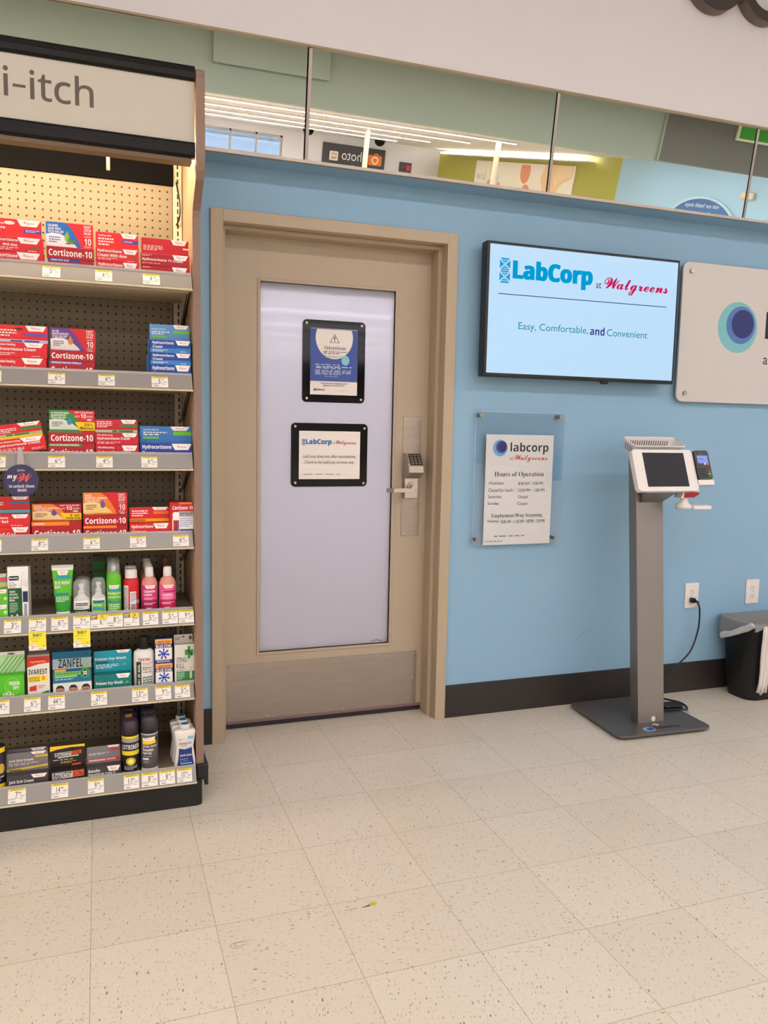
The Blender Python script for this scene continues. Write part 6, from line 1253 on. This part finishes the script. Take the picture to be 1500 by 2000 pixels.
for k, nm in enumerate(('second', 'third')): carton(5, 'white and red itch cream box, %s in its row going back' % nm, 'itch_cream_carton', 'box', (55+k*1.0, 1279-k*4, 96.5, 1350), [('r', 0, 0, 1, 0.10, (170, 60, 50))], (200, 190, 178), dep=0.025, dy=0.045*(k+1), group='white and red itch cream boxes')
skin = (190, 136, 104)
carton(5, 'blue and grey box with three face pictures, sixth shelf', 'poison_ivy_box', 'box', (103, 1272, 178.5, 1355), [('r', 0, 0, 1, 0.22, (20, 92, 120)), ('r', 0, 0.16, 1, 0.40, (150, 166, 170)), ('t', 'ZANFEL', 0.15, 0.17, 0.78, 0.37, (24, 34, 30), 'b'), ('r', 0.05, 0.41, 0.34, 0.46, (240, 160, 40)), ('r', 0, 0.46, 1, 0.72, (30, 110, 140)), ('r', 0.05, 0.47, 0.70, 0.55, (120, 190, 90)), ('r', 0.05, 0.56, 0.62, 0.60, (150, 200, 120)), ('t', 'Washes Away Poison Ivy', 0.08, 0.485, 0.68, 0.535, (30, 70, 60)), ('e', 0.83, 0.52, 0.13, 0.12, (60, 160, 70)), ('e', 0.83, 0.52, 0.09, 0.085, (40, 60, 60)), ('t', '30', 0.77, 0.47, 0.89, 0.57, WH), ('g', 0.06, 0.62, 0.74, 0.66, 1, (180, 220, 200)), ('r', 0, 0.72, 1, 1, (216, 224, 220))]
  + sum([[('r', cx_-0.15, 0.75, cx_+0.15, 1, (226, 222, 214)), ('e', cx_, 0.89, 0.11, 0.10, skin), ('p', [(cx_-0.115, 0.90), (cx_-0.10, 0.82), (cx_-0.05, 0.775), (cx_+0.05, 0.775), (cx_+0.10, 0.82), (cx_+0.115, 0.90), (cx_+0.07, 0.84), (cx_-0.07, 0.84)], (44, 34, 30)), ('e', cx_-0.04, 0.90, 0.018, 0.010, (60, 40, 34)), ('e', cx_+0.04, 0.90, 0.018, 0.010, (60, 40, 34)), ('r', cx_-0.035, 0.955, cx_+0.035, 0.965, (140, 80, 70))] for cx_ in (0.18, 0.52, 0.85)], [])+leaf(0.86, 0.34, 0.10, 0.9, (130, 196, 60)), (24, 84, 110), dep=0.03)
carton(5, 'teal poison ivy wash carton with flap, sixth shelf', 'poison_ivy_wash_carton', 'carton', (184, 1316.5, 257, 1349), wg(0.58, 0.97, 0.26)+[('t', 'Poison Ivy Wash', 0.05, 0.42, 0.76, 0.66, WH), ('r', 0.08, 0.80, 0.34, 0.90, (10, 70, 74))]+leaf(0.88, 0.58, 0.07, 2.2, (120, 190, 90)), (16, 116, 112), flap=((183.5, 1270, 257, 1316.5), (28, 150, 166), wg(0.58, 0.97, 0.14)+[('t', 'Poison Ivy Wash', 0.03, 0.32, 0.85, 0.48, WH), ('r', 0.05, 0.52, 0.36, 0.60, (10, 80, 90)), ('g', 0.05, 0.64, 0.66, 0.86, 3, (220, 240, 236))]+leaf(0.80, 0.72, 0.08, 1.4, (130, 190, 90))))
o, cx, cy, a, bb, dk, H = bottle(5, (261, 1243, 302, 1340), 'white_bottle', 'white bottle with black flip cap and green side label, sixth shelf', 'bottle', [(0.94, 0), (1, 0.015), (1, 0.62), (0.96, 0.70), (0.70, 0.745), (0.40, 0.75)], (232, 226, 218), [(0.44, 0.74), (0.44, 0.98), (0.40, 1.0), (0.1, 1.0)], M_BLACK, [('r', 0.16, 0.48, 0.38, 0.98, (34, 60, 44)), ('t', 'tecnu', 0.26, 0.40, 0.72, 0.47, (150, 40, 40)), ('g', 0.44, 0.50, 0.85, 0.56, 2, (210, 100, 90)), ('t', 'Removes', 0.44, 0.58, 0.76, 0.615, (50, 46, 46)), ('t', 'Poison Ivy', 0.44, 0.625, 0.78, 0.66, (50, 46, 46)), ('t', '& Oak Oils', 0.44, 0.67, 0.78, 0.705, (50, 46, 46))]+[('r', 0.44+0.13*i, 0.78+0.10*j, 0.54+0.13*i, 0.86+0.10*j, (70, 90, 70)) for i in range(3) for j in range(2)]+[('r', 0.46+0.13*i, 0.80+0.10*j, 0.52+0.13*i, 0.84+0.10*j, (210, 214, 200)) for i in range(3) for j in range(2)], 0.6)
f = Bend(cx, cy, dk, a, bb); b = MB(); fv = Fr((cx-a*0.62, RYS[5]+0.0118+0.0045, dk+H*0.03), (0, 0, 1), (-1, 0, 0), (0, -1, 0))
for k, ch in enumerate('ORIGINAL'):
    vs_, fs2, bb4 = glyphs(ch, 'b', 0, 2); ww = H*0.052; x_u = H*(0.045+k*0.055); 
    bv = [b.bm.verts.new(f.pt(-a*0.42-(y_-bb4[1])/(bb4[3]-bb4[1])*a*0.22+0.0, 0+x_u+(xx-bb4[0])/(bb4[2]-bb4[0])*(H*0.045 if ch != 'I' else H*0.016), 0.0012)) for xx, y_ in vs_]
    for ff in fs2: b.face([bv[i] for i in ff], WH)
b.build('side_lettering', o)
star = [('r', 0, 0, 1, 0.06, (200, 196, 190)), ('r', 0, 0.05, 1, 0.20, (244, 150, 50)), ('t', 'ANTI-ITCH', 0.16, 0.08, 0.86, 0.18, (90, 60, 40)), ('r', 0, 0.20, 1, 0.36, (40, 56, 120)), ('t', 'BLUE STAR', 0.05, 0.23, 0.95, 0.34, WH), ('r', 0, 0.36, 1, 0.84, (236, 230, 224)), ('r', 0, 0.84, 1, 1, (50, 60, 120)), ('t', 'MEDICATED', 0.10, 0.865, 0.86, 0.945, (240, 190, 160))]
for k in range(8):
    an = math.radians(90+k*51.43)
    if k == 7: break
    ca_, sa_ = math.cos(an), math.sin(an); star.append(('p', [(0.5+0.02*sa_, 0.60+0.02*ca_), (0.5+0.34*ca_+0.05*sa_, 0.60-0.22*sa_+0.04*ca_), (0.5+0.34*ca_-0.05*sa_, 0.60-0.22*sa_-0.04*ca_), (0.5-0.02*sa_, 0.60-0.02*ca_)], (30, 70, 170)))
x = carton(5, 'lower blue star ointment box, sixth shelf', 'ointment_box', 'box', (304, 1296, 337, 1337), star, (40, 54, 110), dep=0.03, group='blue star boxes')
carton(5, 'upper blue star ointment box stacked on its twin', 'ointment_box', 'box', (303, 1248, 336, 1296), star, (40, 54, 110), z0=x[2], dep=0.03, group='blue star boxes')
carton(5, 'white sting treatment box with green cross and header card', 'sting_box', 'box', (341, 1256, 379.5, 1335), [('r', 0, 0, 1, 0.03, (120, 120, 110)), ('r', 0.66, 0.08, 0.80, 0.38, (40, 150, 70)), ('r', 0.52, 0.16, 0.95, 0.29, (40, 150, 70)), ('p', [(0.62, 0.18), (0.70, 0.15), (0.92, 0.28), (0.88, 0.33)], (70, 54, 40)), ('t', 'STING-', 0.10, 0.34, 0.66, 0.46, (60, 60, 60), 's'), ('t', 'KILL', 0.10, 0.48, 0.50, 0.60, (60, 60, 60), 's'), ('g', 0.10, 0.62, 0.6, 0.67, 2, (140, 136, 130)), ('r', 0.10, 0.68, 1, 0.90, (46, 130, 76)), ('g', 0.14, 0.70, 0.5, 0.88, 4, (190, 220, 196)), ('r', 0.76, 0.56, 0.88, 0.86, (196, 206, 180)), ('g', 0.10, 0.93, 0.8, 0.97, 1, (150, 146, 140))], (220, 214, 204), dep=0.022,
       flap=((339.5, 1239, 376, 1256), (206, 200, 188), [('g', 0.06, 0.3, 0.35, 0.8, 3, (90, 88, 84)), ('e', 0.88, 0.5, 0.08, 0.3, (90, 86, 80)), ('e', 0.5, 0.3, 0.08, 0.14, (110, 100, 90))]))
# lowest shelf
CAN2 = [(0.94, 0), (1, 0.012), (1, 0.70), (0.97, 0.715)]
lt = lambda: [('r', 0, 0.96, 1, 1, YLW), ('r', 0, 0.285, 1, 0.33, (230, 206, 40)), ('r', 0, 0.335, 1, 0.40, (160, 156, 150)), ('t', 'LOTRIMIN', 0.04, 0.44, 0.96, 0.53, (232, 228, 222)), ('r', 0.02, 0.56, 0.98, 0.64, (230, 206, 40)), ('e', 0.5, 0.755, 0.22, 0.075, (200, 180, 50)), ('e', 0.5, 0.755, 0.12, 0.045, (240, 230, 120)), ('g', 0.2, 0.84, 0.8, 0.92, 3, (190, 186, 200))]
M_PCAP = mat('dark_purple_cap', (58, 46, 58), 0.35)
o, cx, cy, a, bb, dk, H = bottle(6, (237.5, 1406, 272, 1506), 'spray_can', 'dark spray can with yellow bands and purple cap, lowest shelf', 'spray can', CAN2, (36, 32, 40), [(1.0, 0.71), (1.0, 0.88), (0.95, 0.93), (0.80, 0.98), (0.5, 1.0), (0.1, 1.0)], M_PCAP, lt(), 1.0, group='dark spray cans')
behind(o, 3, 0.066, 'dark spray can with yellow bands, %s in its row going back')
bottle(6, (-24, 1459, 11, 1540), 'spray_can', 'dark can with yellow top cut by the left edge, lowest shelf', 'spray can', [(0.94, 0), (1, 0.012), (1, 1), (0.9, 1)], (36, 32, 44), None, None, [('r', 0, 0.0, 1, 0.12, YLW), ('r', 0, 0.86, 1, 1, YLW), ('e', 0.75, 0.5, 0.16, 0.12, (206, 170, 60)), ('g', 0.2, 0.66, 0.9, 0.8, 2, (200, 196, 200))], 1.0)
o, cx, cy, a, bb, dk, H = bottle(6, (275, 1398, 309, 1503), 'spray_can', 'grey powder spray can with dark cap, lowest shelf', 'spray can', CAN2, (92, 86, 92), [(1.0, 0.70), (1.0, 0.87), (0.95, 0.93), (0.80, 0.98), (0.5, 1.0), (0.1, 1.0)], mat('charcoal_cap', (54, 50, 54), 0.35), [('r', 0, 0.93, 1, 1, (226, 222, 216)), ('r', 0, 0.30, 1, 0.325, (190, 186, 184)), ('p', [(0.14, 0.38), (0.80, 0.36), (0.80, 0.48), (0.14, 0.50)], YLW), ('p', [(0.14, 0.38), (0.74, 0.365), (0.70, 0.42), (0.20, 0.43)], WH), ('t', 'Walgreens', 0.24, 0.375, 0.64, 0.415, RED, 'c'), ('e', 0.84, 0.40, 0.09, 0.045, (40, 38, 60)), ('t', 'Jock Itch', 0.16, 0.505, 0.82, 0.555, WH), ('t', 'Powder', 0.16, 0.565, 0.68, 0.615, WH), ('t', 'Spray', 0.16, 0.625, 0.58, 0.68, WH), ('g', 0.16, 0.70, 0.8, 0.72, 1, (190, 186, 190)), ('r', 0.16, 0.74, 0.44, 0.77, WH), ('g', 0.2, 0.79, 0.5, 0.84, 2, (170, 166, 170))], 1.0, group='grey spray cans')
behind(o, 3, 0.066, 'grey powder spray can, %s in its row going back')
for k, dy in enumerate((0.058, 0.124)):
    p = at(251+k*2, 1400-k*10, RYS[6]+0.012+dy); b = MB(); b.box(p.x-0.012, p.x+0.012, p.y-0.001, p.y, p.z-0.025, p.z+0.012, (64, 56, 52)); f = Fr((p.x-0.012, p.y-0.001, p.z-0.025), (1, 0, 0), (0, 0, 1), (0, -1, 0)); b.art(f, 0.024, 0.037, [('r', 0.1, 0.1, 0.9, 0.34, (190, 130, 60)), ('g', 0.1, 0.45, 0.9, 0.9, 3, (150, 120, 80))])
    tag(b.build('neck_tag'), ['front small orange printed tag on a dark can', 'rear small orange printed tag on a dark can'][k], 'tag', 'orange tags on the cans')
gart = lambda: wg(0.58, 0.96, 0.14)+[('t', 'Jock Itch Cream', 0.05, 0.34, 0.64, 0.50, WH), ('g', 0.05, 0.53, 0.78, 0.70, 3, (200, 196, 196)), ('r', 0.68, 0.20, 1, 0.32, (206, 176, 50)), ('p', [(0, 0.86), (1, 0.72), (1, 0.84), (0, 0.98)], (216, 186, 50)), ('r', 0.05, 0.89, 0.35, 0.95, (120, 84, 40))]
carton(6, 'grey jock itch cream carton with yellow stripe flap, lowest shelf', 'jock_itch_carton', 'carton', (13, 1513, 95, 1541), wg(0.58, 0.97, 0.30)+[('t', 'Jock Itch Cream', 0.05, 0.36, 0.64, 0.68, WH)], (70, 64, 68), flap=((13, 1469, 94, 1513), (122, 116, 116), gart()), group='cartons on the lowest shelf')
carton(6, 'second grey jock itch carton just behind, lowest shelf', 'jock_itch_carton', 'carton', (15, 1505, 94, 1535), [], (80, 74, 78), dy=0.04, flap=((14, 1461.5, 93.5, 1505), (112, 106, 108), wg(0.58, 0.96, 0.16)), group='cartons on the lowest shelf')
carton(6, 'black and yellow ultra cream carton, lowest shelf', 'ultra_cream_carton', 'carton', (100, 1504, 166.6, 1528), [('p', [(0.03, 0.16), (0.62, 0.10), (0.62, 0.62), (0.03, 0.70)], WH), ('p', [(0.04, 0.20), (0.60, 0.14), (0.60, 0.58), (0.04, 0.66)], (30, 28, 30)), ('t', 'LOTRIMIN', 0.06, 0.22, 0.59, 0.58, WH), ('p', [(0.62, 0.10), (0.96, 0.06), (0.96, 0.58), (0.62, 0.62)], (226, 90, 40)), ('t', 'ULTRA', 0.65, 0.16, 0.94, 0.52, (50, 36, 30))], (34, 32, 32), flap=((98, 1455.5, 166, 1504), (38, 36, 36), [('p', [(0, 0), (1, 0), (1, 0.12), (0.6, 0.10), (0.2, 0.16), (0, 0.24)], (240, 196, 40)), ('p', [(0.13, 0.34), (0.60, 0.30), (0.60, 0.48), (0.13, 0.52)], WH), ('p', [(0.14, 0.355), (0.59, 0.315), (0.59, 0.465), (0.14, 0.505)], (30, 28, 30)), ('t', 'LOTRIMIN', 0.16, 0.35, 0.58, 0.47, WH), ('p', [(0.60, 0.30), (0.90, 0.27), (0.90, 0.44), (0.60, 0.48)], (226, 90, 40)), ('t', 'ULTRA', 0.63, 0.315, 0.87, 0.43, (50, 36, 30)), ('p', [(0.22, 0.54), (0.82, 0.49), (0.82, 0.54), (0.22, 0.59)], (220, 216, 206)), ('g', 0.08, 0.64, 0.92, 0.70, 1, (220, 216, 206)), ('g', 0.30, 0.74, 0.76, 0.86, 2, (216, 180, 50)), ('p', [(0.62, 0.90), (0.88, 0.88), (0.88, 0.96), (0.62, 0.98)], (226, 90, 40))]), group='cartons on the lowest shelf')
carton(6, 'grey and red cream carton, middle of lowest shelf', 'cream_carton', 'carton', (170, 1497, 236.6, 1517), wg(0.58, 0.97, 0.46)+[('t', 'Butenafine', 0.04, 0.16, 0.38, 0.44, WH), ('t', 'Hydrochloride Cream 1%', 0.04, 0.50, 0.84, 0.80, WH)], (66, 62, 66), flap=((170, 1456.5, 235, 1497), (128, 122, 124), wg(0.60, 0.98, 0.12)+[('r', 0.68, 0.18, 1, 0.32, (206, 60, 50)), ('g', 0.06, 0.38, 0.66, 0.52, 2, (220, 216, 216)), ('r', 0, 0.74, 1, 0.90, (206, 60, 50)), ('r', 0.05, 0.78, 0.55, 0.87, (226, 200, 196)), ('r', 0.58, 0.77, 0.86, 0.86, (236, 160, 150))]), group='cartons on the lowest shelf')
# waisted white powder bottles
x0, x1, _, zt_ = front(339.5, 1417, 383.5, 1497, RYS[6]+0.016); dk = RZ[6]-DECKD[6]+0.0006; H = zt_-dk; cx = (x0+x1)/2; a = (x1-x0)/2; cyb = RYS[6]+0.014+0.020
b = MB(); b.lathe([(0.92, 0), (0.97, 0.02*H), (0.94, 0.15*H), (0.80, 0.42*H), (0.78, 0.48*H), (0.84, 0.60*H), (0.97, 0.82*H), (0.95, 0.86*H), (0.80, 0.885*H), (0.3, 0.89*H)], cx, cyb, dk, (234, 226, 218), 36, 0.45, a, 0.0200)
f = Fr((cx-a, cyb-0.0209, dk), (1, 0, 0), (0, 0, 1), (0, -1, 0))
b.art(f, 2*a, H, [('r', 0.62, 0.25, 0.86, 0.32, (120, 186, 214)), ('g', 0.2, 0.30, 0.46, 0.34, 2, (150, 150, 160)), ('t', 'Zeasorb AF', 0.22, 0.385, 0.78, 0.44, (110, 64, 34), 'i'), ('g', 0.3, 0.455, 0.72, 0.485, 1, (130, 110, 100)), ('p', [(0.22, 0.53), (0.5, 0.56), (0.80, 0.53), (0.80, 0.66), (0.88, 0.92), (0.82, 0.955), (0.20, 0.955), (0.15, 0.92), (0.22, 0.66)], (34, 54, 116)), ('p', [(0.5, 0.545), (0.80, 0.50), (0.80, 0.53), (0.5, 0.56)], (110, 170, 210)), ('t', 'Jock Itch', 0.27, 0.67, 0.77, 0.73, WH), ('g', 0.26, 0.77, 0.78, 0.80, 1, (180, 190, 214)), ('g', 0.26, 0.825, 0.80, 0.845, 1, (180, 190, 214)), ('r', 0.28, 0.875, 0.80, 0.905, (150, 196, 220))])
for i in range(len(b.bm.verts)): pass
o = tag(b.build('powder_bottle'), 'white waisted powder bottle, front of its row, lowest shelf', 'bottle', 'white powder bottles')
b = MB(); b.lathe([(1, 0.885*H), (1, 0.985*H), (0.94, 1.0*H), (0.3, 1.0*H)], cx+0.001, cyb, dk, M_WPLAST, 28, 1, a*0.46, 0.0165); b.flat(Fr((cx+0.001, cyb, dk+H), (1, 0, 0), (0, 1, 0), (0, 0, 1)), ell(0, 0, a*0.34, 0.011, 24), (40, 120, 176), 0.0006); b.build('cap', o)
copy_tree(o, (-0.003, 0.0425, 0), 'white waisted powder bottle, second in its row, lowest shelf'); copy_tree(o, (-0.006, 0.085, 0), 'white waisted powder bottle, third in its row, lowest shelf')
